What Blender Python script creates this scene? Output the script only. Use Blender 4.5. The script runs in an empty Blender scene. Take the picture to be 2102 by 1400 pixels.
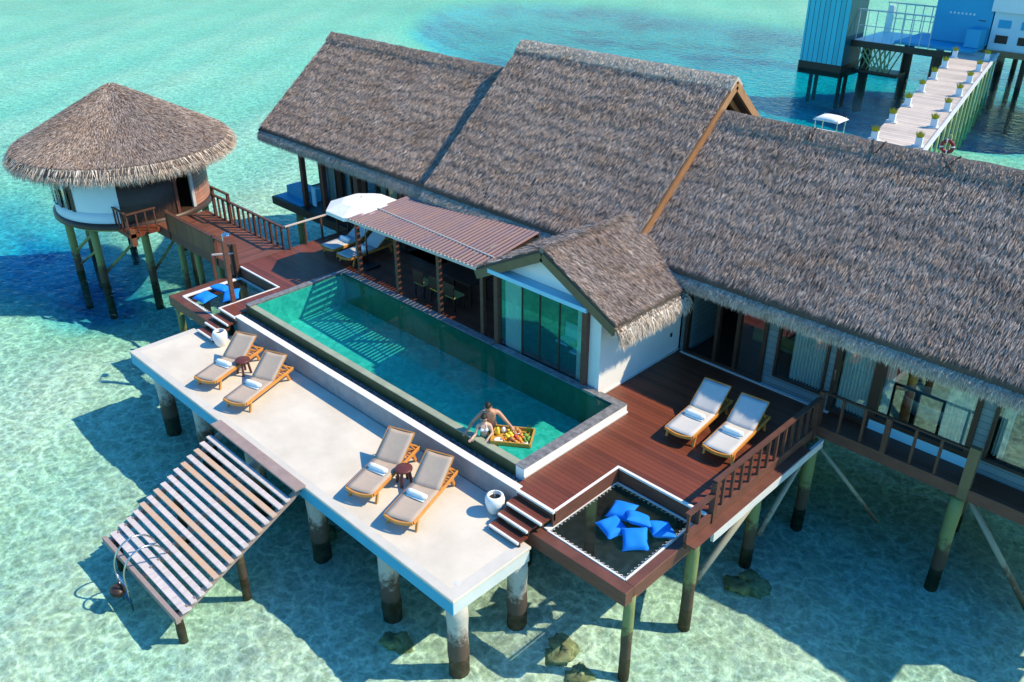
import bpy, bmesh, math, random
import numpy as np
from mathutils import Vector, Matrix, Euler
random.seed(7); rng=np.random.default_rng(7)
S=bpy.context.scene
COL=bpy.data.collections.new("villa"); S.collection.children.link(COL)
R=math.radians; PI=math.pi
WZ=-1.9          # sea level (terrace top = 0)
BZ=-2.55         # sea bed near the villa
D=.58            # timber deck level
SUN=Vector((.72,.64,1.0)).normalized()

# ------------------------------------------------------------------ mesh helper
class MB:
    def __init__(s): s.v=[]; s.f=[]; s.mi=[]; s.m=0
    def add(s,vs,fs,M=None):
        o=len(s.v)
        for p in vs:
            p=Vector(p); s.v.append(tuple(M@p) if M else tuple(p))
        for f in fs: s.f.append(tuple(i+o for i in f)); s.mi.append(s.m)
        return s
    def box(s,x0,x1,y0,y1,z0,z1,M=None):
        if x0>x1:x0,x1=x1,x0
        if y0>y1:y0,y1=y1,y0
        if z0>z1:z0,z1=z1,z0
        vs=[(x0,y0,z0),(x1,y0,z0),(x1,y1,z0),(x0,y1,z0),(x0,y0,z1),(x1,y0,z1),(x1,y1,z1),(x0,y1,z1)]
        return s.add(vs,[(3,2,1,0),(4,5,6,7),(0,1,5,4),(1,2,6,5),(2,3,7,6),(3,0,4,7)],M)
    def beam(s,a,b,w,h,up=(0,0,1)):
        a=Vector(a);b=Vector(b);d=(b-a);L=d.length;d.normalize();u=Vector(up)
        sd=d.cross(u)
        if sd.length<1e-5: sd=d.cross(Vector((1,0,0)))
        sd.normalize(); u=sd.cross(d).normalized()
        vs=[]
        for p in (a,b):
            for i,j in ((-1,-1),(1,-1),(1,1),(-1,1)): vs.append(p+sd*(i*w/2)+u*(j*h/2))
        return s.add(vs,[(3,2,1,0),(4,5,6,7),(0,1,5,4),(1,2,6,5),(2,3,7,6),(3,0,4,7)])
    def tube(s,pts,r,n=10,cap=True,wob=0):
        pts=[Vector(p) for p in pts]; rs=r if isinstance(r,(list,tuple)) else [r]*len(pts)
        o=len(s.v); ref=None
        for i,p in enumerate(pts):
            d=(pts[min(i+1,len(pts)-1)]-pts[max(i-1,0)]).normalized()
            if ref is None:
                ref=d.cross(Vector((0,0,1)))
                if ref.length<1e-3: ref=d.cross(Vector((1,0,0)))
            ref=(ref-d*ref.dot(d)).normalized(); b=d.cross(ref)
            for k in range(n):
                a=2*PI*k/n; rr=rs[i]*(1+wob*math.sin(3*a+i*1.7))
                s.v.append(tuple(p+ref*math.cos(a)*rr+b*math.sin(a)*rr))
        for i in range(len(pts)-1):
            for k in range(n):
                k2=(k+1)%n; s.f.append((o+i*n+k,o+i*n+k2,o+(i+1)*n+k2,o+(i+1)*n+k)); s.mi.append(s.m)
        if cap:
            s.f.append(tuple(o+k for k in range(n))[::-1]); s.mi.append(s.m)
            s.f.append(tuple(o+(len(pts)-1)*n+k for k in range(n))); s.mi.append(s.m)
        return s
    def lathe(s,prof,c=(0,0,0),n=24,a0=0,a1=2*PI,M=None):
        o=len(s.v); full=abs(a1-a0-2*PI)<1e-6; m=n if full else n+1
        for r,z in prof:
            for k in range(m):
                a=a0+(a1-a0)*k/n; p=Vector((c[0]+r*math.cos(a),c[1]+r*math.sin(a),c[2]+z))
                s.v.append(tuple(M@p) if M else tuple(p))
        for i in range(len(prof)-1):
            for k in range(n):
                k2=(k+1)%m; s.f.append((o+i*m+k,o+i*m+k2,o+(i+1)*m+k2,o+(i+1)*m+k)); s.mi.append(s.m)
        return s
    def sphere(s,c,r,n=10,sc=(1,1,1)):
        pr=[(max(1e-4,r*math.sin(PI*i/n)),-r*math.cos(PI*i/n)) for i in range(n+1)]
        return s.lathe(pr,(0,0,0),n*2-4 if n>5 else 8,M=Matrix.Translation(c)@Matrix.Diagonal((*sc,1)))
    def prism(s,poly,z0,z1):   # poly list of (x,y)
        n=len(poly); vs=[(x,y,z0) for x,y in poly]+[(x,y,z1) for x,y in poly]
        fs=[tuple(range(n))[::-1],tuple(range(n,2*n))]+[(i,(i+1)%n,(i+1)%n+n,i+n) for i in range(n)]
        return s.add(vs,fs)
    def build(s,name,mat,parent=None,smooth=False,bevel=0):
        off=WO.get(parent.name,Vector()) if parent else Vector()
        me=bpy.data.meshes.new(name)
        me.from_pydata([tuple(Vector(v)-off) for v in s.v],[],s.f)
        mats=mat if isinstance(mat,(list,tuple)) else [mat]
        for m in mats: me.materials.append(m)
        me.update()
        if len(mats)>1: me.polygons.foreach_set('material_index',s.mi)
        if smooth: me.polygons.foreach_set('use_smooth',[True]*len(me.polygons))
        bm=bmesh.new(); bm.from_mesh(me); bmesh.ops.recalc_face_normals(bm,faces=bm.faces); bm.to_mesh(me); bm.free()
        o=bpy.data.objects.new(name,me); COL.objects.link(o)
        if parent: o.parent=parent
        WO[o.name]=off
        if bevel:
            b=o.modifiers.new('bevel','BEVEL'); b.width=bevel; b.segments=2; b.limit_method='ANGLE'
        return o
WO={}
def tag(o,label=None,cat=None,group=None,kind=None):
    if label:o['label']=label
    if cat:o['category']=cat
    if group:o['group']=group
    if kind:o['kind']=kind
    return o
def thing(name,label,cat,loc=(0,0,0),group=None,local=False):
    o=bpy.data.objects.new(name,None); COL.objects.link(o); o.location=loc; o.empty_display_size=.2
    WO[o.name]=Vector() if local else Vector(loc)
    return tag(o,label,cat,group)
def dup(root,loc,rz,label,group=None):
    def cp(o,par):
        c=o.copy(); COL.objects.link(c)
        if par: c.parent=par
        WO[c.name]=Vector()
        for ch in list(o.children): cp(ch,c)
        return c
    r=cp(root,None); r.location=loc; r.rotation_euler=(0,0,rz); r['label']=label
    if group: r['group']=group
    return r
def raw(name,verts,faces,mat,parent=None):
    off=WO.get(parent.name,Vector()) if parent else Vector()
    me=bpy.data.meshes.new(name); v=np.asarray(verts,dtype=np.float32)-np.array(off,dtype=np.float32)
    f=np.asarray(faces,dtype=np.int32); n,k=f.shape
    me.vertices.add(len(v)); me.vertices.foreach_set('co',v.ravel())
    me.loops.add(n*k); me.loops.foreach_set('vertex_index',f.ravel())
    me.polygons.add(n); me.polygons.foreach_set('loop_start',np.arange(0,n*k,k,dtype=np.int32)); me.polygons.foreach_set('loop_total',np.full(n,k,dtype=np.int32))
    me.update(calc_edges=True); me.materials.append(mat)
    o=bpy.data.objects.new(name,me); COL.objects.link(o)
    if parent:o.parent=parent
    WO[o.name]=off
    return o

# ------------------------------------------------------------------ materials
def nt(name):
    m=bpy.data.materials.new(name); m.use_nodes=True; t=m.node_tree; t.nodes.clear()
    out=t.nodes.new('ShaderNodeOutputMaterial'); return m,t,out
def N(t,k,**kw):
    n=t.nodes.new(k)
    for a,b in kw.items():
        if a in n.inputs: n.inputs[a].default_value=b
        else: setattr(n,a,b)
    return n
def L(t,a,b): t.links.new(a,b)
def math_(t,op,a,b=None,c=None):
    n=t.nodes.new('ShaderNodeMath'); n.operation=op
    for i,x in enumerate((a,b,c)):
        if x is None: continue
        if isinstance(x,(int,float)): n.inputs[i].default_value=x
        else: t.links.new(x,n.inputs[i])
    return n.outputs[0]
def mixc(t,fac,a,b,mode='MIX'):
    n=t.nodes.new('ShaderNodeMix'); n.data_type='RGBA'; n.blend_type=mode
    for i,x in ((0,fac),(6,a),(7,b)):
        if isinstance(x,(int,float)): n.inputs[i].default_value=x
        elif isinstance(x,tuple): n.inputs[i].default_value=(*x,1)[:4]
        else: t.links.new(x,n.inputs[i])
    return n.outputs[2]
def ramp(t,fac,stops):
    n=t.nodes.new('ShaderNodeValToRGB'); cr=n.color_ramp
    while len(cr.elements)<len(stops): cr.elements.new(.5)
    for e,(p,c) in zip(cr.elements,stops): e.position=p; e.color=(*c,1) if len(c)==3 else c
    t.links.new(fac,n.inputs[0]); return n.outputs[0]
def noise(t,vec,scale,detail=4,rough=.6):
    n=N(t,'ShaderNodeTexNoise'); n.inputs['Scale'].default_value=scale; n.inputs['Detail'].default_value=detail; n.inputs['Roughness'].default_value=rough
    L(t,vec,n.inputs['Vector']); return n.outputs['Fac']
def scaled(t,vec,sx,sy,sz):
    m=N(t,'ShaderNodeMapping'); m.inputs['Scale'].default_value=(sx,sy,sz); L(t,vec,m.inputs['Vector']); return m.outputs[0]
def mat(name,c,rough=.6,c2=None,ns=3.,stretch=(1,1,1),amt=.6,bump=.0,bs=40.,metal=0,spec=.4,fine=.0,pos=False):
    m,t,out=nt(name); p=N(t,'ShaderNodeBsdfPrincipled'); L(t,p.outputs[0],out.inputs[0])
    p.inputs['Roughness'].default_value=rough; p.inputs['Metallic'].default_value=metal; p.inputs['Specular IOR Level'].default_value=spec
    vec=(N(t,'ShaderNodeNewGeometry').outputs['Position'] if pos else N(t,'ShaderNodeTexCoord').outputs['Object'])
    vec=scaled(t,vec,*stretch)
    if c2 is None: c2=tuple(x*.75 for x in c)
    f=noise(t,vec,ns,5,.62); f=ramp(t,f,[(.32,(0,0,0)),(.68,(1,1,1))])
    f=math_(t,'MULTIPLY',f,amt); col=mixc(t,f,c,c2)
    if fine:
        g=noise(t,vec,bs,3,.7); col=mixc(t,math_(t,'MULTIPLY',g,fine),col,tuple(x*.45 for x in c))
    L(t,col,p.inputs['Base Color'])
    if bump:
        b=N(t,'ShaderNodeBump',Strength=bump,Distance=.02); L(t,noise(t,vec,bs,4,.6),b.inputs['Height']); L(t,b.outputs[0],p.inputs['Normal'])
    return m
def planks(name,c,c2,axis='y',w=.14,rough=.45,gap=.08,wear=.35):
    """boards whose joints repeat along one world axis"""
    m,t,out=nt(name); p=N(t,'ShaderNodeBsdfPrincipled'); L(t,p.outputs[0],out.inputs[0]); p.inputs['Roughness'].default_value=rough
    pos=N(t,'ShaderNodeNewGeometry').outputs['Position']; sx=N(t,'ShaderNodeSeparateXYZ'); L(t,pos,sx.inputs[0])
    a={'x':sx.outputs[0],'y':sx.outputs[1],'z':sx.outputs[2]}[axis]
    q=math_(t,'DIVIDE',a,w); fl=math_(t,'FLOOR',q); fr=math_(t,'FRACT',q)
    wn=N(t,'ShaderNodeTexWhiteNoise'); wn.noise_dimensions='1D'; L(t,fl,wn.inputs['W'])
    st={'x':(8,1,1),'y':(1,8,1),'z':(1,1,8)}[axis]
    n1=noise(t,scaled(t,pos,*st),1.6,6,.7)
    n0=ramp(t,noise(t,pos,.55,4,.6),[(.35,(0,0,0)),(.7,(1,1,1))])
    col=mixc(t,wn.outputs[0],tuple(x*1.15 for x in c),tuple(x*.9 for x in c2)); col=mixc(t,math_(t,'MULTIPLY',n1,.6),col,tuple(x*1.6 for x in c2))
    col=mixc(t,math_(t,'MULTIPLY',n0,wear),col,tuple(min(1,x*1.7+.02) for x in c))
    g=math_(t,'LESS_THAN',fr,gap); col=mixc(t,math_(t,'MULTIPLY',g,.85),col,(.008,.005,.004)); L(t,col,p.inputs['Base Color'])
    b=N(t,'ShaderNodeBump',Strength=.5,Distance=.01); L(t,math_(t,'SUBTRACT',1.,g),b.inputs['Height']); L(t,b.outputs[0],p.inputs['Normal'])
    return m
def thatch_mat(name,cols,blade=True,gl=.5):
    m,t,out=nt(name); p=N(t,'ShaderNodeBsdfPrincipled'); L(t,p.outputs[0],out.inputs[0]); p.inputs['Roughness'].default_value=.85; p.inputs['Specular IOR Level'].default_value=.15
    g=N(t,'ShaderNodeNewGeometry'); pos=g.outputs['Position']
    if blade: f=g.outputs['Random Per Island']
    else: f=noise(t,scaled(t,pos,18,5,5),2.,6,.75)
    c=ramp(t,f,[(i/(len(cols)-1),q) for i,q in enumerate(cols)])
    big=ramp(t,noise(t,scaled(t,pos,.45,.9,.9),1.1,6,.7),[(.40,(0,0,0)),(.62,(1,1,1))])
    c=mixc(t,math_(t,'MULTIPLY',big,gl),c,mixc(t,1.,c,(.52,.47,.45),'MULTIPLY'))
    warm=ramp(t,noise(t,scaled(t,pos,.5,.8,.8),2.2,4,.6),[(.5,(0,0,0)),(.75,(1,1,1))])
    c=mixc(t,math_(t,'MULTIPLY',warm,.45),c,mixc(t,1.,c,(1.25,1.0,.72),'MULTIPLY'))
    L(t,c,p.inputs['Base Color']); return m
M={}
M['thatch']=thatch_mat('thatch strands',[(.13,.098,.084),(.33,.255,.22),(.48,.38,.335),(.70,.575,.515)])
M['thatch_base']=thatch_mat('thatch bed',[(.03,.024,.02),(.10,.08,.07),(.20,.165,.145)],False)
M['fringe']=thatch_mat('thatch eave strands',[(.24,.18,.14),(.48,.38,.31),(.66,.55,.47),(.85,.75,.66)],True,.25)
M['ridge_dark']=mat('dark ridge thatch',(.30,.235,.20),.85,(.2,.155,.135),8,(1,1,1),.8,.8,30,fine=.5,pos=True)
M['cap_ridge']=thatch_mat('pale ridge strands',[(.35,.28,.23),(.58,.48,.40),(.75,.65,.56)],True,.2)
M['cap_ridge_dark']=thatch_mat('ridge strands',[(.16,.12,.10),(.34,.26,.22),(.52,.42,.36)],True,.3)
M['ridge']=mat('ridge thatch',(.58,.48,.40),.85,(.40,.33,.28),8,(1,1,1),.8,.8,30,fine=.5,pos=True)
M['deck']=planks('deck boards',(.165,.040,.017),(.085,.020,.009),'y',.14,.45,.08,.2)
M['bridge_deck']=planks('bridge boards',(.17,.06,.035),(.09,.03,.02),'x',.16)
M['beam']=mat('dark red timber',(.16,.062,.042),.5,(.08,.03,.022),2.5,(1,1,6),.7,.2,30)
M['rail']=mat('brown rail timber',(.12,.05,.032),.5,(.06,.025,.018),4,(1,1,1),.6)
M['panel']=planks('bridge panel boards',(.17,.07,.03),(.11,.04,.02),'x',.2,.5,.05)
M['siding_red']=planks('red brown siding',(.36,.17,.12),(.26,.11,.08),'z',.16,.5,.08)
M['teak']=mat('oiled teak',(.62,.27,.06),.4,(.48,.18,.03),5,(1,1,1),.7)
M['sling']=mat('taupe sling fabric',(.44,.35,.285),.85,(.37,.295,.24),6,(1,1,1),.5,.3,220)
M['sling_light']=mat('pale grey sling fabric',(.52,.51,.50),.85,(.45,.44,.44),6,(1,1,1),.5,.3,220)
M['white']=mat('white paint',(.80,.79,.78),.5,(.70,.70,.69),2,amt=.5)
M['trim']=mat('pale nosing',(.78,.75,.74),.5,(.62,.58,.56),6,amt=.6)
M['towel']=mat('white towelling',(.84,.85,.87),.95,(.76,.78,.8),30,bump=.5,bs=120)
M['slab']=mat('pale terrace plaster',(.71,.64,.55),.75,(.55,.49,.41),.7,(1,1,1),1.,.25,45,fine=.16,pos=True)
M['slab_border']=mat('worn terrace border',(.62,.58,.53),.75,(.50,.48,.44),1.2,(1,1,1),.9,.25,45,fine=.2,pos=True)
M['edge_shade']=mat('terrace edge in blue painted shade',(.06,.40,.60),.6,(.04,.34,.54),1.4,(1,1,1),.8,.1,30,fine=.15,pos=True)  # shaded front of the white edge, its blue put into the colour
M['slab_edge']=mat('terrace edge paint',(.58,.62,.64),.6,(.46,.52,.55),1.4,(1,1,1),.7,.1,30,fine=.15,pos=True)
M['rwall']=mat('grey mottled stone facing',(.36,.36,.38),.6,(.24,.24,.27),3,(1,1,1),.9,.3,30,fine=.3,pos=True)
M['ledge']=mat('pale grey stone ledge',(.62,.62,.62),.6,(.48,.48,.5),3,amt=.6,fine=.2,pos=True)
M['conc']=None
M['gravel']=mat('dark wet pebbles',(.26,.27,.27),.5,(.05,.06,.06),14,amt=1,bump=1,bs=26,pos=True)
M['coping']=mat('grey mosaic coping',(.25,.24,.25),.35,(.10,.10,.11),7,(1,1,1),1,.3,30,pos=True)
M['cop_green']=mat('worn green coping',(.34,.36,.26),.4,(.24,.27,.19),3,(1,1,1),.8,.2,40,pos=True)
M['overflow']=mat('algae green tile',(.085,.10,.045),.3,(.05,.065,.035),3,(1,1,1),.9,.2,30,pos=True)
M['blue']=mat('bright blue canvas',(.0,.22,.74),.8,(.0,.16,.6),4,amt=.5)
M['black']=mat('black',(.012,.012,.013),.5)
M['dark_wood']=mat('dark stained wood',(.05,.026,.018),.45,(.03,.016,.012),3)
M['steel']=mat('brushed steel',(.6,.6,.6),.25,metal=1)
M['grey_wall']=planks('grey painted boards',(.125,.185,.205),(.10,.155,.175),'z',.17,.6,.06,.1)
M['floor_in']=mat('interior floor',(.09,.06,.04),.4)
M['curtain']=mat('white curtain cloth',(.58,.64,.65),.9,(.48,.54,.56),3)
M['stool']=mat('dark red wood',(.13,.035,.028),.4,(.08,.02,.018),4)
M['board_grey']=mat('weathered grey slat',(.62,.55,.55),.75,(.42,.37,.37),3,(4,1,1),.8,.3,50)
M['board_tan']=mat('weathered tan slat',(.55,.33,.20),.7,(.48,.40,.36),3,(2,1,1),.8,.3,50)
M['plank_top']=mat('weathered stair plank',(.33,.25,.23),.7,(.24,.18,.17),3,(1,1,1),.8,.3,50)
M['canvas']=mat('white umbrella cloth',(.80,.79,.77),.9)
M['olive']=mat('olive brown barge board',(.17,.12,.06),.5,(.11,.08,.045),3)
M['orange_board']=mat('orange brown barge board',(.36,.17,.075),.5,(.24,.11,.05),3)
M['cyan']=mat('ledge with light blue shade tint',(.30,.62,.78),.5,(.26,.56,.72),2)  # canopy ledge tone: bluish shade on white, put into the base colour
M['lath']=mat('pinkish timber lath',(.36,.22,.18),.6,(.22,.17,.22),1.2,(6,.6,1),.9,.2,40,pos=True)
M['lath_edge']=mat('pale timber purlin',(.62,.52,.47),.6)
M['rope']=mat('white rope',(.75,.74,.72),.8)
M['net']=mat('dark net cord',(.03,.032,.03),.8)
M['teal_clad']=planks('teal metal cladding',(.05,.42,.48),(.04,.38,.44),'x',.42,.5,.12,.1)
M['blue_wall']=mat('blue painted wall',(.04,.38,.60),.6,(.03,.32,.54),.5)
M['pale_wall']=mat('pale blue white wall',(.62,.72,.78),.6,(.55,.66,.72),.6)
M['jetty']=planks('pale jetty boards',(.46,.385,.33),(.34,.285,.25),'y',.35,.7,.08)
M['green_post']=mat('mossy pale timber',(.30,.38,.18),.7,(.2,.27,.12),3)
M['leaf']=mat('yellow green leaves',(.25,.30,.03),.6,(.5,.42,.02),6,amt=1)
M['red']=mat('dark red ring',(.25,.02,.03),.5)
M['skin_m']=mat('tanned skin',(.52,.27,.17),.5,(.46,.22,.14),9,amt=.6)
M['skin_f']=mat('fair skin',(.62,.38,.28),.5,(.56,.32,.24),9,amt=.6)
M['hair']=mat('dark brown hair',(.02,.012,.01),.6)
M['lip']=mat('lips',(.38,.12,.10),.5)
M['bikini']=mat('white bikini cloth',(.8,.8,.84),.8)
M['shorts']=mat('mustard swim shorts',(.50,.30,.03),.8)
M['tray']=mat('yellow rattan',(.55,.33,.05),.6,(.34,.16,.03),12,amt=.9,bump=.5,bs=60)
M['coral']=mat('brown coral rock',(.26,.24,.11),.9,(.52,.50,.30),5,(1,1,1),1,.6,12,fine=.4,pos=True)
M['yellow']=mat('yellow fabric',(.75,.52,.02),.8); M['lime']=mat('lime fabric',(.26,.30,.10),.8)
M['f_red']=mat('ripe red fruit',(.5,.06,.03),.4); M['f_or']=mat('orange fruit',(.85,.30,.04),.5); M['f_ye']=mat('yellow fruit',(.85,.62,.05),.5)
M['f_gr']=mat('green leaves and fruit',(.10,.28,.04),.5,(.3,.42,.08),9); M['bread']=mat('golden pastry',(.62,.28,.08),.6,(.42,.15,.04),12,amt=1)
def pile_mat(name,top,low,tide):
    m,t,out=nt(name); p=N(t,'ShaderNodeBsdfPrincipled'); L(t,p.outputs[0],out.inputs[0]); p.inputs['Roughness'].default_value=.7
    pos=N(t,'ShaderNodeNewGeometry').outputs['Position']; sx=N(t,'ShaderNodeSeparateXYZ'); L(t,pos,sx.inputs[0])
    n=noise(t,pos,6,5,.65); z=math_(t,'ADD',sx.outputs[2],math_(t,'MULTIPLY',math_(t,'SUBTRACT',n,.5),1.6))
    f=N(t,'ShaderNodeMapRange'); f.inputs[1].default_value=tide-.18; f.inputs[2].default_value=tide+.25; L(t,z,f.inputs[0])
    c=mixc(t,f.outputs[0],low,top); c=mixc(t,math_(t,'MULTIPLY',noise(t,pos,22,4,.7),.45),c,tuple(x*.5 for x in low)); L(t,c,p.inputs['Base Color'])
    b=N(t,'ShaderNodeBump',Strength=.4,Distance=.02); L(t,n,b.inputs['Height']); L(t,b.outputs[0],p.inputs['Normal'])
    return m
M['conc']=pile_mat('concrete pile',(.55,.52,.47),(.10,.065,.045),-1.25)
M['pile']=pile_mat('green timber pile',(.22,.27,.10),(.075,.045,.025),-1.15)
M['pile_grey']=pile_mat('grey timber brace',(.34,.33,.26),(.10,.07,.04),-1.3)

def glass_mat(name,tint=(.55,.72,.70),ior=1.5,gl=1.0,rough=.02,extra=.09):
    m,t,out=nt(name); tr=N(t,'ShaderNodeBsdfTransparent'); tr.inputs[0].default_value=(*tint,1)
    g=N(t,'ShaderNodeBsdfGlossy'); g.inputs['Roughness'].default_value=rough; g.inputs[0].default_value=(gl,gl,gl,1)
    ge=N(t,'ShaderNodeNewGeometry'); fr=N(t,'ShaderNodeFresnel'); L(t,math_(t,'ADD',ior,math_(t,'MULTIPLY',ge.outputs['Backfacing'],1/ior-ior)),fr.inputs['IOR']); f=math_(t,'ADD',fr.outputs[0],extra)
    mx=N(t,'ShaderNodeMixShader'); L(t,f,mx.inputs[0]); L(t,tr.outputs[0],mx.inputs[1]); L(t,g.outputs[0],mx.inputs[2]); L(t,mx.outputs[0],out.inputs[0]); return m
M['glass']=glass_mat('window glass',(.88,.95,.94))
def water_mat(name,tint,scale,stretch,bump,dist,vol=None,ior=1.15):
    m,t,out=nt(name); pos=N(t,'ShaderNodeNewGeometry').outputs['Position']
    v=scaled(t,pos,*stretch)
    h=math_(t,'ADD',noise(t,v,scale,4,.55),math_(t,'MULTIPLY',noise(t,v,scale*3.1,3,.6),.35))
    b=N(t,'ShaderNodeBump',Strength=bump,Distance=dist); L(t,h,b.inputs['Height'])
    tr=N(t,'ShaderNodeBsdfTransparent'); tr.inputs[0].default_value=(*tint,1)
    if vol:
        nn=N(t,'ShaderNodeTexNoise'); nn.inputs['Scale'].default_value=1.1; nn.inputs['Detail'].default_value=3; L(t,pos,nn.inputs['Vector'])
        sc=N(t,'ShaderNodeVectorMath',operation='SCALE'); sc.inputs['Scale'].default_value=1.1; L(t,nn.outputs['Color'],sc.inputs[0])
        ad=N(t,'ShaderNodeVectorMath',operation='ADD'); L(t,pos,ad.inputs[0]); L(t,sc.outputs[0],ad.inputs[1])
        ws=[]
        for q in (1.9,3.3):
            vo=N(t,'ShaderNodeTexVoronoi',feature='DISTANCE_TO_EDGE'); vo.inputs['Scale'].default_value=q; L(t,ad.outputs[0],vo.inputs['Vector'])
            ws.append(ramp(t,vo.outputs['Distance'],[(0,(1,1,1)),(.05,(.75,.75,.75)),(.13,(.25,.25,.25)),(.26,(0,0,0))]))
        lum=math_(t,'ADD',.60,math_(t,'MULTIPLY',math_(t,'ADD',math_(t,'MULTIPLY',ws[0],.6),math_(t,'MULTIPLY',ws[1],.5)),.42))  # caustic light drawn as a line network in the surface tint
        cc=N(t,'ShaderNodeCombineColor'); [L(t,lum,cc.inputs[i]) for i in range(3)]; L(t,cc.outputs[0],tr.inputs[0])
    g=N(t,'ShaderNodeBsdfGlossy'); g.inputs['Roughness'].default_value=.03; L(t,b.outputs[0],g.inputs['Normal'])
    fr=N(t,'ShaderNodeFresnel',IOR=ior); L(t,b.outputs[0],fr.inputs['Normal'])
    mx=N(t,'ShaderNodeMixShader'); L(t,fr.outputs[0],mx.inputs[0]); L(t,tr.outputs[0],mx.inputs[1]); L(t,g.outputs[0],mx.inputs[2]); L(t,mx.outputs[0],out.inputs[0])
    if vol:
        a=N(t,'ShaderNodeVolumeAbsorption'); a.inputs['Color'].default_value=(*vol[0],1); a.inputs['Density'].default_value=vol[1]; L(t,a.outputs[0],out.inputs['Volume'])
    return m
# absorption per metre = density*(1-colour)
M['sea']=water_mat('sea water',(1,1,1),1.5,(1,1.6,1),.8,.07,((.46,.935,.915),.50))
M['poolw']=water_mat('pool water',(.45,.93,.90),2.2,(1,1,1),.16,.03,None,1.33)

def seabed_mat():
    m,t,out=nt('coral sand and rubble'); p=N(t,'ShaderNodeBsdfPrincipled'); L(t,p.outputs[0],out.inputs[0]); p.inputs['Roughness'].default_value=.95; p.inputs['Specular IOR Level'].default_value=0
    pos=N(t,'ShaderNodeNewGeometry').outputs['Position']
    wv=N(t,'ShaderNodeVectorMath',operation='ADD'); nn=N(t,'ShaderNodeTexNoise'); nn.inputs['Scale'].default_value=1.6; nn.inputs['Detail'].default_value=3; L(t,pos,nn.inputs['Vector'])
    sc=N(t,'ShaderNodeVectorMath',operation='SCALE'); sc.inputs['Scale'].default_value=.55; L(t,nn.outputs['Color'],sc.inputs[0]); L(t,pos,wv.inputs[0]); L(t,sc.outputs[0],wv.inputs[1])
    vo=N(t,'ShaderNodeTexVoronoi'); vo.inputs['Scale'].default_value=8.5; L(t,wv.outputs[0],vo.inputs['Vector'])
    cell=N(t,'ShaderNodeSeparateXYZ'); L(t,vo.outputs['Color'],cell.inputs[0])
    vo2=N(t,'ShaderNodeTexVoronoi'); vo2.inputs['Scale'].default_value=19.; L(t,wv.outputs[0],vo2.inputs['Vector'])
    cell2=N(t,'ShaderNodeSeparateXYZ'); L(t,vo2.outputs['Color'],cell2.inputs[0])
    c=mixc(t,math_(t,'MULTIPLY',cell.outputs[0],.8),(1.,.99,.90),(.80,.82,.68))
    c=mixc(t,math_(t,'MULTIPLY',cell2.outputs[0],.5),c,(.60,.66,.50))
    c=mixc(t,ramp(t,noise(t,pos,5.5,7,.8),[(.47,(0,0,0)),(.60,(.8,.8,.8))]),c,(.42,.50,.36))
    c=mixc(t,ramp(t,noise(t,wv.outputs[0],11,5,.75),[(.50,(0,0,0)),(.66,(.9,.9,.9))]),c,(1.,.98,.86))
    gp=ramp(t,noise(t,pos,.35,6,.7),[(.47,(0,0,0)),(.66,(1,1,1))])
    c=mixc(t,math_(t,'MULTIPLY',gp,.34),c,(.60,.60,.38))
    dk=ramp(t,noise(t,pos,.9,6,.8),[(.60,(0,0,0)),(.72,(1,1,1))])
    c=mixc(t,math_(t,'MULTIPLY',dk,.30),c,(.28,.34,.20))
    far=ramp(t,noise(t,scaled(t,pos,.05,.05,.05),1.1,5,.7),[(.45,(0,0,0)),(.7,(1,1,1))])
    ln=N(t,'ShaderNodeVectorMath',operation='LENGTH'); L(t,pos,ln.inputs[0])
    mr=N(t,'ShaderNodeMapRange'); mr.inputs[1].default_value=70; mr.inputs[2].default_value=130; L(t,ln.outputs['Value'],mr.inputs[0])
    c=mixc(t,math_(t,'MULTIPLY',math_(t,'ADD',math_(t,'MULTIPLY',far,.6),.25),mr.outputs[0]),c,(.46,.34,.36))
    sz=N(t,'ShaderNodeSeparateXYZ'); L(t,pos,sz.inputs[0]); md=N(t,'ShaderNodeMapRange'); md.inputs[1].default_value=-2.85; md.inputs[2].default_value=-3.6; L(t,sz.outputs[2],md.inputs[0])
    deep=mixc(t,ramp(t,noise(t,scaled(t,pos,.06,.12,.1),1.6,5,.65),[(.42,(0,0,0)),(.62,(1,1,1))]),(.06,.66,1.),(.01,.20,.56))  # blue of light scattered in deep water, put into the bed colour
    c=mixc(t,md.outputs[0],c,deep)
    L(t,c,p.inputs['Base Color'])
    b=N(t,'ShaderNodeBump',Strength=.6,Distance=.08); L(t,noise(t,pos,5,5,.7),b.inputs['Height']); L(t,b.outputs[0],p.inputs['Normal'])
    return m
M['bed']=seabed_mat()
def pooltile():
    m,t,out=nt('pool mosaic'); p=N(t,'ShaderNodeBsdfPrincipled'); L(t,p.outputs[0],out.inputs[0]); p.inputs['Roughness'].default_value=.4
    pos=N(t,'ShaderNodeNewGeometry').outputs['Position']
    vo=N(t,'ShaderNodeTexVoronoi'); vo.inputs['Scale'].default_value=8; L(t,pos,vo.inputs['Vector']); s=N(t,'ShaderNodeSeparateXYZ'); L(t,vo.outputs['Color'],s.inputs[0])
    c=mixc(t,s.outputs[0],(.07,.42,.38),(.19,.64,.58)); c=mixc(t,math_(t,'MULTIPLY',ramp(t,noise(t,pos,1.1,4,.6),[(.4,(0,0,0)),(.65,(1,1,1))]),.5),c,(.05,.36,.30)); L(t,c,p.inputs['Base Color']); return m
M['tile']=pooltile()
M['tile_shade']=mat('pool mosaic in painted shade',(.05,.24,.20),.4,(.035,.16,.12),4,(1,1,1),.9,fine=.3,pos=True)  # darker copy of the pool mosaic, shade put into its colour

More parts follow.
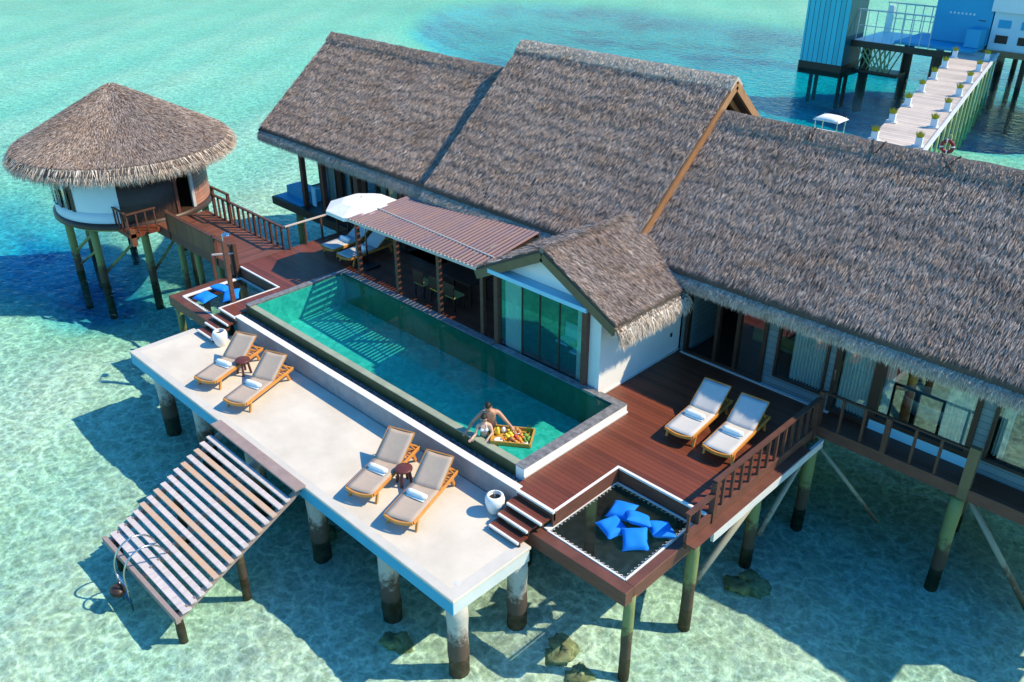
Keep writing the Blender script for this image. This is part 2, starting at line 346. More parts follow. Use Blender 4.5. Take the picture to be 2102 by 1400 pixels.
# ------------------------------------------------------------------ sea and sea bed
def bed_h(x,y):
    z=BZ+.12*np.sin(x*.31+1.3)*np.cos(y*.27)+.08*np.sin(x*.9+y*.7)
    # dredged channel that curves behind the villa
    cy=66+.004*(x+30)**2*0+4*np.sin(x*.05)
    d=((x+36)/37.)**2+((y-cy)/18.5)**2
    z=z-2.3/(1+np.exp((d-1)*7))
    d2=((x+31)/13.)**2+((y-70)/5.)**2; z=z+.7*np.exp(-d2*1.3)     # shoal inside the channel
    d3=((x-8)/22.)**2+((y-62)/10.)**2; z=z-1.3*np.exp(-d3*1.2)
    # bed lowered by the round hut so its shadow turns bluer
    z=z-1.1*np.exp(-(((x+33)/10.)**2+((y-3.2)/3.2)**2))-.45*np.exp(-(((x+24)/5.)**2+((y-3.5)/2.6)**2))
    z=z-.5*np.clip((np.hypot(x,y)-90)/100,0,1)
    return z
xs=np.concatenate([np.linspace(-600,-100,26)[:-1],np.linspace(-100,-42,60)[:-1],np.linspace(-42,25,300)[:-1],np.linspace(25,80,40)[:-1],np.linspace(80,600,20)])
ys=np.concatenate([np.linspace(-400,-15,16)[:-1],np.linspace(-15,30,200)[:-1],np.linspace(30,110,110)[:-1],np.linspace(110,900,30)])
X,Y=np.meshgrid(xs,ys,indexing='ij'); Zb=bed_h(X,Y)+rng.normal(0,.02,X.shape)
V=np.stack([X,Y,Zb],-1).reshape(-1,3); nx,ny=X.shape; I=np.arange(nx*ny).reshape(nx,ny)
F=np.stack([I[:-1,:-1],I[1:,:-1],I[1:,1:],I[:-1,1:]],-1).reshape(-1,4)
o=raw('seabed',V,F,M['bed']); o.data.polygons.foreach_set('use_smooth',[True]*len(o.data.polygons)); tag(o,kind='structure')
b=MB().box(-590,590,-390,890,-12,WZ); tag(b.build('water',M['sea']),kind='structure')

# ------------------------------------------------------------------ thatch
def blades(o,u,v,n,U,V_,count,ln,wd,lift=.05,spread=.35,droop=0,uj=0,course=0):
    """triangular strands laid over the parallelogram o + a*u + b*v (a<U, b<V_), tips pointing along v"""
    o,u,v,n=[np.array(q,float) for q in (o,u,v,n)]
    a=rng.random(count)*U; bb=rng.random(count)*V_
    base=o+a[:,None]*u+bb[:,None]*v+n*(rng.random(count)*lift)[:,None]
    if course: base+=n*(.024*(((bb+.07*np.sin(a*1.3)+.05*np.sin(a*4.1)+.04*np.sin(a*9.7+bb*3))/course)%1.0)**1.5)[:,None]
    l=ln*(.6+.8*rng.random(count)); d=v+u*(rng.normal(0,spread,count))[:,None]+n*((rng.random(count)*.30-.02)[:,None]); d[:,2]-=droop
    d/=np.linalg.norm(d,axis=1)[:,None]
    th=rng.normal(0,.55,count); s=u*np.cos(th)[:,None]+n*np.sin(th)[:,None]; s=s*(wd*(.6+.8*rng.random(count)))[:,None]*.5
    P=np.stack([base-s,base+s,base+d*l[:,None]],1).reshape(-1,3); F=np.arange(count*3).reshape(-1,3)
    return P,F
def join(parts):
    Vs=[];Fs=[];o=0
    for P,F in parts: Vs.append(P);Fs.append(F+o);o+=len(P)
    return np.concatenate(Vs),np.concatenate(Fs)
def slope_roof(name_root,root,x0,x1,ye,ze,yr,zr,th=.26,front=True,dens=620,xf=None,fringe=True,back_len=None,f_len=.52,seed=0,capm='ridge_dark'):
    """one gable roof along X: front eave lip (ye,ze), ridge (yr,zr)"""
    m=(zr-ze)/(yr-ye); yb=yr+(back_len if back_len else (yr-ye)); zb=zr-m*(yb-yr)
    nrm=Vector((0,-m,1)).normalized()
    mb=MB(); t=th
    pf=[(ye,ze),(yr,zr),(yb,zb),(yb,zb-t*1.3),(yr,zr-t*1.3),(ye,ze-t*1.3)]
    vs=[(x0,y,z) for y,z in pf]+[(x1,y,z) for y,z in pf]
    mb.add(vs,[(0,1,7,6),(1,2,8,7),(2,3,9,8),(3,4,10,9),(4,5,11,10),(5,0,6,11),(0,5,4,1),(1,4,3,2),(6,7,10,11),(7,8,9,10)])
    roof=mb.build('roof',M['thatch_base'],root)
    Ls=math.hypot(yr-ye,zr-ze); v=(0,-(yr-ye)/Ls,-(zr-ze)/Ls)
    X1=xf if xf else x1
    P,F=blades((x0,yr,zr),(1,0,0),v,tuple(nrm),X1-x0,Ls-.12,int(dens*2.7*(X1-x0)*Ls),.15,.0155,.03,.10,course=.46)
    # a lip course and the back slope, sparser
    nb=Vector((0,m,1)).normalized(); Lb=math.hypot(yb-yr,zb-zr); vb=(0,(yb-yr)/Lb,(zb-zr)/Lb)
    P2,F2=blades((x0,yr,zr),(1,0,0),vb,tuple(nb),X1-x0,Lb,int(70*(X1-x0)*Lb),.4,.05)
    P,F=join([(P,F),(P2,F2)])
    raw('thatch_cover',P,F,M['thatch'],roof)
    # ridge cap
    cap=MB(); cw=.33; n=max(8,int((x1-x0)/.35))
    prof=[(-cw,-cw*m+.06),(-cw*.5,-cw*m*.5+.085),(0,.085),(cw*.5,-cw*m*.5+.085),(cw,-cw*m+.06),(cw,-cw*m-.03),(0,-.03),(-cw,-cw*m-.03)]
    k=len(prof)
    for i in range(n+1):
        x=x0-.05+(x1-x0+.1)*i/n; w=random.uniform(-.03,.03); h=random.uniform(-.015,.02)
        for j,(dy,dz) in enumerate(prof): cap.v.append((x,yr+dy+(w if j in(0,7) else 0),zr+dz+h-(m*0)))
    for i in range(n):
        for j in range(k): cap.f.append((i*k+j,i*k+(j+1)%k,(i+1)*k+(j+1)%k,(i+1)*k+j)); cap.mi.append(0)
    cap.f.append(tuple(range(k))); cap.f.append(tuple(n*k+j for j in range(k))); cap.mi+= [0,0]
    rc_=cap.build('ridge_cap',M[capm],root)
    lc=math.hypot(cw,cw*m)
    P,F=blades((x0,yr,zr+.09),(1,0,0),(0,-cw/lc,-cw*m/lc),tuple(nrm),X1-x0,lc*.95,int(330*(X1-x0)),.11,.02,.02,.25)
    raw('cap_strands',P,F,M['cap_'+capm],rc_)
    if fringe:
        eave_fringe(root,x0,X1,ye,ze,f_len)
    return roof
def eave_fringe(root,x0,x1,ye,ze,fl=.5):
    # a bulging roll just under the lip, then loose strands hanging from it
    mb=MB(); pr=[(ye+.10,ze-.13)]
    for i in range(8):
        a=R((26,28,32,42,62,80,90,95)[i]); st=(fl+.12)/8; y_,z_=pr[-1]; pr.append((y_-st*math.cos(a),z_-st*math.sin(a)))
    n=max(6,int((x1-x0)/.5)); k=len(pr)
    for i in range(n+1):
        x=x0+(x1-x0)*i/n
        for y,z in pr: mb.v.append((x,y+random.uniform(-.02,.02),z+random.uniform(-.02,.02)))
    for i in range(n):
        for j in range(k-1): mb.f.append((i*k+j,i*k+j+1,(i+1)*k+j+1,(i+1)*k+j)); mb.mi.append(0)
    fr=mb.build('eave_fringe',M['thatch_base'],root)
    parts=[]
    for i in range(8):
        y0,z0=pr[i]; y1,z1=pr[i+1]; l=math.hypot(y1-y0,z1-z0); v=(0,(y1-y0)/l,(z1-z0)/l); n_=(0,(z1-z0)/l,-(y1-y0)/l)
        parts.append(blades((x0,y0,z0),(1,0,0),v,n_,x1-x0,l,int(210*(x1-x0)),.16,.019,.05,.25))
    y0,z0=pr[-1]
    parts.append(blades((x0,y0+.02,z0+.1),(1,0,0),(0,.12,-.99),(0,-1,0),x1-x0,.10,int(150*(x1-x0)),.15,.016,.05,.35))
    P,F=join(parts); raw('hanging_strands',P,F,M['fringe'],fr)
    return fr

# ------------------------------------------------------------------ small part helpers
def pile(root,x,y,ztop,r=.14,mt='pile',zb=None,lean=(0,0),name='pile'):
    zb=zb if zb is not None else float(bed_h(np.array(x),np.array(y)))-.3
    n=7; pts=[(x+lean[0]*i/n,y+lean[1]*i/n,ztop+(zb-ztop)*i/n) for i in range(n+1)]
    return MB().tube(pts,[r*(1+.04*math.sin(i*2.1+x)) for i in range(n+1)],14,wob=.02).build(name,M[mt],root,True)
def brace(root,a,b,r=.07,mt='pile_grey'):
    return MB().tube([a,b],r,10).build('brace',M[mt],root,True)
def curtain(root,x0,x1,y,z0,z1,amp=.04,fold=.085,name='curtain',axis='x'):
    mb=MB(); n=max(8,int(abs(x1-x0)/fold*8)); pts=[]
    for i in range(n+1):
        x=x0+(x1-x0)*i/n; w=amp*math.sin(2*PI*(x-x0)/fold)+amp*.4*math.sin(5.1*x)
        for z in (z1,z0):
            q=w*(1 if z==z1 else 1.3)
            pts.append((x,y+q,z) if axis=='x' else (y+q,x,z))
    mb.add(pts,[(2*i,2*i+1,2*i+3,2*i+2) for i in range(n)]); return mb.build(name,M['curtain'],root,True)
def frame_window(root,x0,x1,z0,z1,y,fw=.09,dep=.1,mt='dark_wood',name='window',mull=(),glass=True):
    mb=MB(); mb.box(x0,x1,y-dep/2,y+dep/2,z1-fw,z1).box(x0,x1,y-dep/2,y+dep/2,z0,z0+fw).box(x0,x0+fw,y-dep/2,y+dep/2,z0+fw,z1-fw).box(x1-fw,x1,y-dep/2,y+dep/2,z0+fw,z1-fw)
    for q in mull: mb.box(q-fw/2,q+fw/2,y-dep/2+.003,y+dep/2-.003,z0+fw,z1-fw)
    w=mb.build(name,M[mt],root)
    if glass: MB().box(x0+fw,x1-fw,y-.006,y+.006,z0+fw,z1-fw).build('pane',M['glass'],w)
    return w

# ------------------------------------------------------------------ sun terrace
T=thing('sun_terrace','pale plaster sun terrace on round concrete piles in front of the pool','terrace',(-7.2,1.2,0))
mb=MB(); mb.prism([(-14.42,0),(0,0),(0,2.25),(-.95,2.25),(-.95,2.86),(-13.12,2.86),(-13.12,2.09),(-14.42,2.09)],-.07,0)
mb.build('terrace_floor',M['slab'],T,bevel=.012)
mb=MB(); mb.prism([(-14.39,.03),(-.03,.03),(-.03,2.22),(-.98,2.22),(-.98,2.83),(-13.1,2.83),(-13.1,2.06),(-14.39,2.06)],-.40,-.072); mb.build('edge_beam',M['slab_edge'],T)
MB().prism([(-14.405,.015),(-.015,.015),(-.015,2.2),(-.30,2.2),(-.30,.22),(-14.17,.22),(-14.17,2.06),(-14.405,2.06)],.0005,.004).build('border',M['slab_border'],T)
MB().box(-14.40,-.02,.006,.028,-.398,-.074).build('front_shade_strip',M['edge_shade'],T)  # thin added board that paints blue shade over the white edge
MB().lathe([(.001,.006),(.045,.006),(.05,.004),(.06,.005),(.075,.003)],(-.32,.42,0),20).build('drain',M['ledge'],T)
MB().box(-14.2,-.2,.3,1.9,-.55,-.402).build('underside_beam',M['slab_edge'],T)
for x,y in [(-13.27,.35),(-10.98,.35),(-8.2,.35),(-5.4,.35),(-2.6,.35),(-.02-.25,.32),(-.28,2.1),(-2.6,2.5),(-5.4,2.5),(-8.2,2.5),(-10.98,2.5),(-13.27,1.8)]:
    pile(T,x,y,-.41,.23,'conc')
mb=MB().box(-13.1,-1.05,2.88,3.04,-.3,.575); mb.build('retaining_wall',M['rwall'],T,bevel=.006)
MB().box(-13.12,-1.04,2.862,3.06,.579,.60).build('ledge_cap',M['trim'],T)

# ------------------------------------------------------------------ swimming pool
P_=thing('swimming_pool','long turquoise infinity pool with grey mosaic coping and green overflow wall','pool',(-7.2,5,.6))
px0,px1,py0,py1,pzt,pw,pf=-13.2,-1.24,3.33,7.05,.84,.79,-.22
mb=MB(); mb.box(px0+.22,px1-.26,py0+.2,py1-.2,pf-.15,pf)
mb.box(px0+.22,px1-.26,py0+.2,py0+.22,pf,pw-.01).box(px0+.22,px1-.26,py1-.22,py1-.2,pf,pw-.01).box(px0+.22,px0+.24,py0+.22,py1-.22,pf,pw-.01).box(px1-.28,px1-.26,py0+.22,py1-.22,pf,pw-.01)
mb.box(-3.6,px1-.28,py0+.22,py0+.62,pf,.28)          # bench in the near corner
MB().box(px0+.24,px1-.28,py1-.235,py1-.221,pf+.002,pw-.012).build('shaded_tile_wall',M['tile_shade'],P_)  # sheet of darker tile painting the shade on the back wall
mb.build('basin',M['tile'],P_)
mb=MB().box(px0+.012,px1-.27,py0,py0+.19,-.7,pw-.018); mb.build('overflow_wall',M['overflow'],P_)
MB().box(px0+.21,px1-.27,py0+.002,py0+.205,pw-.016,pw+.012).build('overflow_coping',M['cop_green'],P_,bevel=.01)
MB().box(px1-.26,px1,py0-.02,py1,-.7,pzt-.03).build('end_wall',M['white'],P_)
MB().box(px0,px0+.21,py0+.195,py1,-.7,pzt-.03).box(px0-.002,px0+.01,py0-.01,py0+.2,-.7,pzt-.03).box(px0+.21,px1-.26,py1-.2,py1,-.7,pzt-.03).build('back_wall',M['coping'],P_)
mb=MB().box(px1-.27,px1+.004,py0-.03,py1-.24,pzt-.027,pzt).box(-2.1,px1+.004,py1-.238,py1+.01,pzt-.027,pzt); mb.build('coping',M['coping'],P_,bevel=.006)
mb=MB().box(px0-.004,px0+.22,py0-.02,py1-.24,pzt-.027,pzt).box(px0-.004,-5.95,py1-.238,py1+.02,pzt-.027,pzt); mb.build('coping',M['coping'],P_,bevel=.006)
MB().box(px1-.004,px1+.03,py0-.03,py1+.02,D+.003,D+.05).build('base_trim',M['trim'],P_)
raw('pool_water',[(px0+.225,py0+.21,pw),(px1-.285,py0+.21,pw),(px1-.285,py1-.225,pw),(px0+.225,py1-.225,pw)],[(0,1,2,3)],M['poolw'],P_)
MB().box(px0,px1,3.062,py0-.002,.1,.46).build('gravel_channel',M['gravel'],P_)
# loose pebbles along the channel
mb=MB()
for i in range(1400):
    x=random.uniform(px0,px1-.02);y=random.uniform(3.08,3.31);r=random.uniform(.014,.034)
    mb.add([(x-r,y-r,.465),(x+r,y-r*.8,.463),(x+r*.8,y+r,.466),(x-r,y+r*.9,.464),(x+random.uniform(-.01,.01),y,.465+r*1.3)],[(0,1,4),(1,2,4),(2,3,4),(3,0,4)])
tag(mb.build('pebbles',M['gravel'],P_),kind='stuff')
MB().box(px0-.0,px1-.27,py0+.1,py1-.1,-1.0,-.71).build('pool_underside',M['slab_edge'],P_)
for x in (-12.6,-9.6,-6.6,-3.8,-1.6):
    for y in (3.7,6.6): pile(P_,x,y,-1.0,.2,'conc')

# ------------------------------------------------------------------ timber decks
def step_flight(x0,x1,x1b,label,yb):
    st=thing('deck_stairs',label,'stairs',((x0+x1)/2,2.4,0))
    for k,(z,y) in enumerate([(.43,2.53),(.29,2.26),(.145,1.98)]):
        e=x1 if k==0 else x1b
        MB().box(x0,e,y+.052,y+.33,z-.05,z).build('tread',M['deck'],st)
        MB().box(x0-.002,e+.002,y,y+.05,z-.045,z+.008).build('nosing',M['trim'],st)
        MB().box(x0,e,y+.06,y+.10,max(.002,z-.145),z-.052).build('riser',M['dark_wood'],st)
    MB().box(x0-.05,x0,2.03,2.86,.002,.12).box(x0-.05,x0,2.3,2.86,.12,.27).box(x0-.05,x0,2.57,2.86,.27,.41).build('stringer',M['beam'],st)
    return st
step_flight(-1.03,.0,-.16,'three dark timber steps with white nosings beside the white pot, under the long loungers deck',2)
step_flight(-13.98,-13.06,-13.06,'three dark timber steps with white nosings at the far left end of the terrace',2)

DR=thing('timber_deck','dark red timber deck with two loungers at the right end of the pool','deck',(.6,7,D))
mb=MB(); mb.box(-2.20,-1.2005,7.07,10.68,D-.05,D).box(-1.2,.05,2.94,10.68,D-.05,D).box(.0505,2.42,5.17,10.68,D-.05,D); mb.build('boards',M['deck'],DR)
mb=MB(); mb.box(-1.04,.05,2.86,2.938,D-.04,D+.012); mb.build('nosing',M['trim'],DR)
MB().box(.0,.065,2.94,5.16,D+.001,D+.014).build('nosing',M['trim'],DR)
MB().box(.066,2.42,5.10,5.168,D-.04,D+.014).build('nosing',M['trim'],DR)
mb=MB().box(.02,.06,2.86,5.1,.14,D-.051).box(.061,2.42,5.12,5.16,.14,D-.051).box(-1.04,.06,2.875,2.935,.35,D-.051); mb.build('inner_fascia',M['beam'],DR)
mb=MB(); mb.box(2.422,2.50,4.3,10.0,D-.32,D+.01).box(2.422,2.72,4.3,9.2,.30,.335); mb.build('outer_beam',M['beam'],DR)
MB().box(2.66,2.735,5.0,9.85,.08,.298).build('outer_fascia',M['ledge'],DR)
MB().box(-1.2,2.42,5.2,10.6,.2,D-.052).build('joists',M['dark_wood'],DR)
# wall-side walkway running right
MB().box(2.425,10.4,9.97,10.68,D-.05,D).build('walkway_boards',M['deck'],DR)
MB().box(2.50,10.4,9.88,9.968,D-.28,D+.02).build('walkway_beam',M['beam'],DR)
MB().box(2.5,10.4,9.98,10.6,D-.25,D-.052).build('walkway_joists',M['dark_wood'],DR)
MB().box(-2.1,2.4,10.58,10.69,D+.001,D+.03).build('door_sill',M['ledge'],DR)
for x,y,r in [(2.3,2.72,.12),(2.40,4.82,.14),(2.32,7.54,.15),(2.5,9.8,.15),(5.92,10.05,.15),(-.6,5.0,.14),(.4,7.6,.14),(.4,10.2,.14),(9.4,10.05,.15)]:
    pile(DR,x,y,.2 if y>3 else -.1,r)
brace(DR,(2.40,4.9,-1.35),(2.5,7.74,.15),.085); brace(DR,(2.5,7.6,-1.5),(2.5,9.75,.15),.07); brace(DR,(7.9,10.3,-2.1),(6.05,10.2,.25),.07); brace(DR,(4.2,10.6,-1.9),(2.55,9.9,.1),.05)

DL=thing('timber_deck','dark red timber deck between the round hut bridge and the far end of the pool','deck',(-14,6,D))
mb=MB(); mb.box(-16.5,-13.98,5.0,9.7,D-.05,D).box(-13.9795,-13.22,2.86,9.7,D-.05,D); mb.build('boards',M['deck'],DL)
MB().box(-13.219,-5.9,7.08,10.68,D-.05,D).build('patio_boards',M['deck'],DL)
MB().box(-14.02,-13.965,2.86,4.93,D+.001,D+.014).build('nosing',M['trim'],DL)
MB().box(-16.38,-13.965,4.94,4.998,D-.03,D+.014).build('nosing',M['trim'],DL)
MB().box(-14.02,-13.06,2.80,2.858,D-.04,D+.012).build('nosing',M['trim'],DL)
mb=MB().box(-16.5,-13.98,4.95,4.99,.14,D-.051).box(-14.02,-13.985,2.88,4.945,.14,D-.051).box(-13.98,-13.1,2.82,2.855,.3,D-.051); mb.build('inner_fascia',M['beam'],DL)
MB().box(-16.56,-16.502,5.0,9.7,D-.25,D+.01).build('outer_beam',M['beam'],DL)
MB().box(-16.4,-13.25,5.05,9.6,.3,D-.052).box(-13.22,-6,7.15,10.6,.3,D-.052).build('joists',M['dark_wood'],DL)
for x,y in [(-16.3,6.9),(-16.3,9.4),(-14.0,9.4),(-14.2,5.3),(-11,10.3),(-8,10.3),(-16.9,5.2)]: pile(DL,x,y,.3,.13)

# ------------------------------------------------------------------ lounging nets
def net(label,x0,x1,y0,y1,fx0,fx1,left):
    t=thing('overwater_net',label,'net',((x0+x1)/2,(y0+y1)/2,.12))
    zt=.17
    mb=MB()
    if not left:
        mb.box(-.34,fx1,y0-.30,y0-.03,zt-.36,zt)                 # near beam
        mb.box(x1+.03,fx1,y0-.03,y1+.02,zt-.36,zt)
    else:
        mb.box(fx0,-13.98,y0-.30,y0-.03,zt-.36,zt); mb.box(fx0,x0-.03,y0-.03,y1+.06,zt-.36,zt)
    mb.build('frame',M['beam'],t,bevel=.012)
    if left: pile(t,-16.62,2.66,-.2,.12); pile(t,-16.62,4.7,-.2,.10)
    mb=MB(); 
    for a,b_ in (((x0,y0),(x1,y0)),((x1,y0),(x1,y1)),((x1,y1),(x0,y1)),((x0,y1),(x0,y0))):
        mb.beam((a[0],a[1],zt+.005),(b_[0],b_[1],zt+.005),.04,.03)
    if not left: mb.box(x0-.1,x0+.04,y0,y1,zt-.0,zt+.03)
    else: mb.box(x0-.03,x0+.13,y0,y1,zt,zt+.03)
    mb.build('white_edge',M['trim'],t)
    mb=MB(); s=.052; w=.004
    n=int((x1-x0)/s)
    for i in range(1,n): 
        x=x0+(x1-x0)*i/n; mb.add([(x-w,y0,zt-.01),(x+w,y0,zt-.01),(x+w,(y0+y1)/2,zt-.05),(x-w,(y0+y1)/2,zt-.05),(x+w,y1,zt-.01),(x-w,y1,zt-.01)],[(0,1,2,3),(3,2,4,5)])
    n=int((y1-y0)/s)
    for i in range(1,n):
        y=y0+(y1-y0)*i/n; mb.add([(x0,y-w,zt-.012),(x0,y+w,zt-.012),((x0+x1)/2,y+w,zt-.052),((x0+x1)/2,y-w,zt-.052),(x1,y+w,zt-.012),(x1,y-w,zt-.012)],[(0,1,2,3),(3,2,4,5)])
    mb.build('mesh',M['net'],t)
    pts=[]
    per=[(x0,y0,1,0,0,1,x1-x0),(x1,y0,0,1,-1,0,y1-y0),(x1,y1,-1,0,0,-1,x1-x0),(x0,y1,0,-1,1,0,y1-y0)]
    for (ax,ay,dx_,dy_,ix,iy,ll) in per:
        for k in range(int(ll/.06)):
            q=.09*(k%2); pts.append((ax+dx_*k*.06+ix*q,ay+dy_*k*.06+iy*q,zt+.022-.03*(k%2)))
    mb=MB().tube(pts,.008,5)
    mb.build('lacing',M['rope'],t)
    return t
net('square overwater net holding five blue cushions at the corner of the right deck',.03,2.15,2.72,5.08,0,2.40,False)
net('square overwater net with blue cushions beside the tall wooden shower post',-16.42,-14.05,2.78,4.9,-16.85,0,True)


# ------------------------------------------------------------------ cushions
def pillow_mesh(s=.57,h=.2):
    mb=MB(); n=12
    for side in (1,-1):
        o=len(mb.v)
        for i in range(n+1):
            for j in range(n+1):
                u=i/n*2-1; v=j/n*2-1
                pin=1-.13*(1-u*u)*0; x=u*s/2*(1-.12*(1-v*v)*abs(u)); 
                x=u*s/2*(1-.10*(1-abs(v)**2)*abs(u)**3); y=v*s/2*(1-.10*(1-abs(u)**2)*abs(v)**3)
                z=side*h/2*((1-u**4)*(1-v**4))**.55*(1+.05*math.sin(5*u+3*v))
                mb.v.append((x,y,z))
        for i in range(n):
            for j in range(n):
                a=o+i*(n+1)+j; mb.f.append((a,a+1,a+n+2,a+n+1)); mb.mi.append(0)
    return mb
cush=None
CU=[((.86,4.24,.30),(.10,-.12,.25),'blue square cushion at the back of the cluster on the right net'),
    ((1.03,3.70,.27),(.0,.1,-.30),'blue cushion on the near left of the right net cluster, nearest the stairs'),
    ((1.36,4.16,.42),(-.35,.25,.62),'blue cushion in the middle of the cluster, leaning on the others'),
    ((1.62,3.72,.29),(.35,-.1,.70),'blue cushion lowest on the right net, half in a railing shadow'),
    ((1.82,4.36,.28),(-.1,.2,.95),'blue cushion on the right net closest to the railing, striped by its shadow'),
    ((-15.65,3.18,.28),(.1,.1,.2),'blue cushion nearest the terrace on the left net beside the shower post'),
    ((-15.75,3.85,.35),(-.3,.2,.5),'blue cushion leaning upright in the left net, behind the front one'),
    ((-15.15,3.85,.28),(.2,-.2,.9),'blue cushion on the left net closest to the pool corner')]
for i,(p,r,lb) in enumerate(CU):
    if cush is None:
        cush=pillow_mesh().build('cushion',M['blue'],smooth=True); c=cush
    else: c=cush.copy(); COL.objects.link(c)
    c.location=p; c.rotation_euler=Euler((r[0],r[1],r[2])); tag(c,lb,'cushion','blue cushions on the nets')

# ------------------------------------------------------------------ loungers
def lounger():
    t=thing('sun_lounger','x','sun lounger',local=True)
    W=.36
    def rail(sx):
        return MB().beam((sx*W,.03,.30),(sx*W,2.12,.27),.045,.085)
    for sx in (-1,1): rail(sx).build('side_rail',M['teak'],t,bevel=.008)
    mb=MB(); n=8
    for i in range(n):
        a=-1+2*i/n; b_=-1+2*(i+1)/n
        mb.beam((a*W,.0-.06*(1-a*a),.31-.03*(1-a*a)),(b_*W,-.06*(1-b_*b_),.31-.03*(1-b_*b_)),.04,.075)
    mb.build('foot_board',M['teak'],t)
    for sx in (-1,1):
        MB().beam((sx*W,.20,.27),(sx*(W+.0),.12,0.0),.05,.06).build('leg',M['teak'],t)
        MB().beam((sx*W,1.78,.27),(sx*W,1.9,.0),.05,.07).build('leg',M['teak'],t)
    mb=MB().beam((-W,2.10,.27),(W,2.10,.27),.06,.05).beam((-W,1.95,.25),(W,1.95,.25),.05,.04); 
    mb.build('head_bar',M['teak'],t)
    mb=MB()
    for k in range(4): y=1.62+k*.1; mb.beam((-W+.03,y,.245),(W-.03,y,.245),.05,.02)
    mb.build('rear_slats',M['teak'],t)
    def sheet(ya,za,yb,zb,sag,nm):
        mb=MB(); nn,mm=8,6; th=.018
        for lay in (0,1):
            for i in range(nn+1):
                for j in range(mm+1):
                    f=i/nn;u=-1+2*j/mm
                    mb.v.append((u*(W-.01),ya+(yb-ya)*f,za+(zb-za)*f-sag*(1-u*u)-(th if lay else 0)))
        o=0;k=(nn+1)*(mm+1)
        for i in range(nn):
            for j in range(mm):
                a=i*(mm+1)+j; mb.f.append((a,a+1,a+mm+2,a+mm+1)); mb.mi.append(0); mb.f.append((k+a,k+a+mm+1,k+a+mm+2,k+a+1)); mb.mi.append(0)
        for i in range(nn):
            for j in (0,mm): a=i*(mm+1)+j; mb.f.append((a,a+mm+1,k+a+mm+1,k+a)); mb.mi.append(0)
        for j in range(mm):
            for i in (0,nn): a=i*(mm+1)+j; mb.f.append((a,a+1,k+a+1,k+a)); mb.mi.append(0)
        return mb.build(nm,M['sling'],t,True)
    sheet(.0,.352,1.20,.345,.02,'seat')
    sheet(1.205,.35,1.92,.80,.02,'backrest')
    MB().beam((-W,1.25,.35),(-W,1.92,.79),.02,.025).beam((W,1.25,.35),(W,1.92,.79),.02,.025).beam((-W,1.93,.80),(W,1.93,.80),.02,.02).build('back_frame',M['teak'],t)
    MB().beam((-W+.05,1.7,.64),(-W+.05,1.98,.27),.025,.03).beam((W-.05,1.7,.64),(W-.05,1.98,.27),.025,.03).build('prop',M['teak'],t)
    return t
LG=lounger(); LG.location=(0,0,-50)
LO=[('A',(-10.80,.56,0),22,'teak sun lounger on the pale terrace closest to the far left corner and its steps'),
    ('B',(-9.20,.55,0),22,'teak sun lounger on the pale terrace between the far stool and the slatted stairs'),
    ('C',(-3.80,.58,0),20,'teak sun lounger on the pale terrace, left of the near dark stool'),
    ('D',(-2.42,.60,0),20,'teak sun lounger on the pale terrace nearest the white pot, right of the near stool'),
    ('E',(.45,6.85,D),6,'sun lounger on the dark right deck closest to the pool, backrest in blue shade'),
    ('F',(1.50,6.87,D),6,'sun lounger on the dark right deck beside the railing, backrest in blue shade'),
    ('G',(-15.0,7.62,D),3,'shaded sun lounger under the white umbrella, next to the open deck edge'),
    ('H',(-13.95,7.55,D),3,'shaded sun lounger under the white umbrella, next to the slatted pergola')]
towel_proto=None
def towel_mesh():
    mb=MB(); n=14; 
    pts=[(-.25+.5*i/6,0,0) for i in range(7)]; mb.tube(pts,[.062,.07,.072,.073,.072,.07,.062],14)
    mb.tube([(-.262,0,0),(-.25,0,0)],[.03,.05],10); mb.tube([(.262,0,0),(.25,0,0)],[.03,.05],10)
    mb.beam((-.24,-.05,-.058),(.24,-.05,-.058),.12,.02)
    return mb
for i,(k,p,yaw,lb) in enumerate(LO):
    if i==0: o=LG; o.location=p; o.rotation_euler=(0,0,R(yaw)); o['label']=lb; o['group']='sun loungers with rolled towels'
    else: o=dup(LG,p,R(yaw),lb,'sun loungers with rolled towels')
    if k in 'EFGH':
        for ch in o.children:
            if ch.name.split('.')[0] in ('seat','backrest'): ch.material_slots[0].link='OBJECT'; ch.material_slots[0].material=M['sling_light']
    m=Matrix.Translation(p)@Matrix.Rotation(R(yaw),4,'Z')
    if towel_proto is None: towel_proto=tw=towel_mesh().build('rolled_towel',M['towel'],smooth=True)
    else: tw=towel_proto.copy(); COL.objects.link(tw)
    tw.location=m@Vector((0,.82,.412)); tw.rotation_euler=(0,0,R(yaw)+(-.12 if i<4 else .0))
    tag(tw,['rolled white towel on the terrace lounger closest to the far steps','rolled white towel on the terrace lounger above the slatted stairs','rolled white towel on the lounger left of the near dark stool','rolled white towel on the terrace lounger nearest the white pot','rolled white towel on the dark deck lounger closest to the pool','rolled white towel on the dark deck lounger beside the railing','blue looking shaded towel on the lounger by the open deck edge','blue looking shaded towel on the lounger next to the pergola'][i],'towel','rolled towels on the loungers')

# stools
def stool():
    t=thing('side_stool','round dark red wooden stool between the two nearest terrace loungers','stool',local=True)
    MB().lathe([(.0001,.40),(.19,.40),(.21,.415),(.21,.445),(.19,.46),(.0001,.46)]).build('seat',M['stool'],t,True)
    for k in range(4):
        a=k*PI/2+.5; MB().beam((.13*math.cos(a),.13*math.sin(a),.40),(.19*math.cos(a),.19*math.sin(a),0),.055,.055).build('leg',M['stool'],t)
    return t
st=stool(); st.location=(-3.62,1.74,0); st['group']='round wooden stools'
dup(st,(-10.82,1.75,0),.4,'round dark red wooden stool between the two far terrace loungers','round wooden stools')
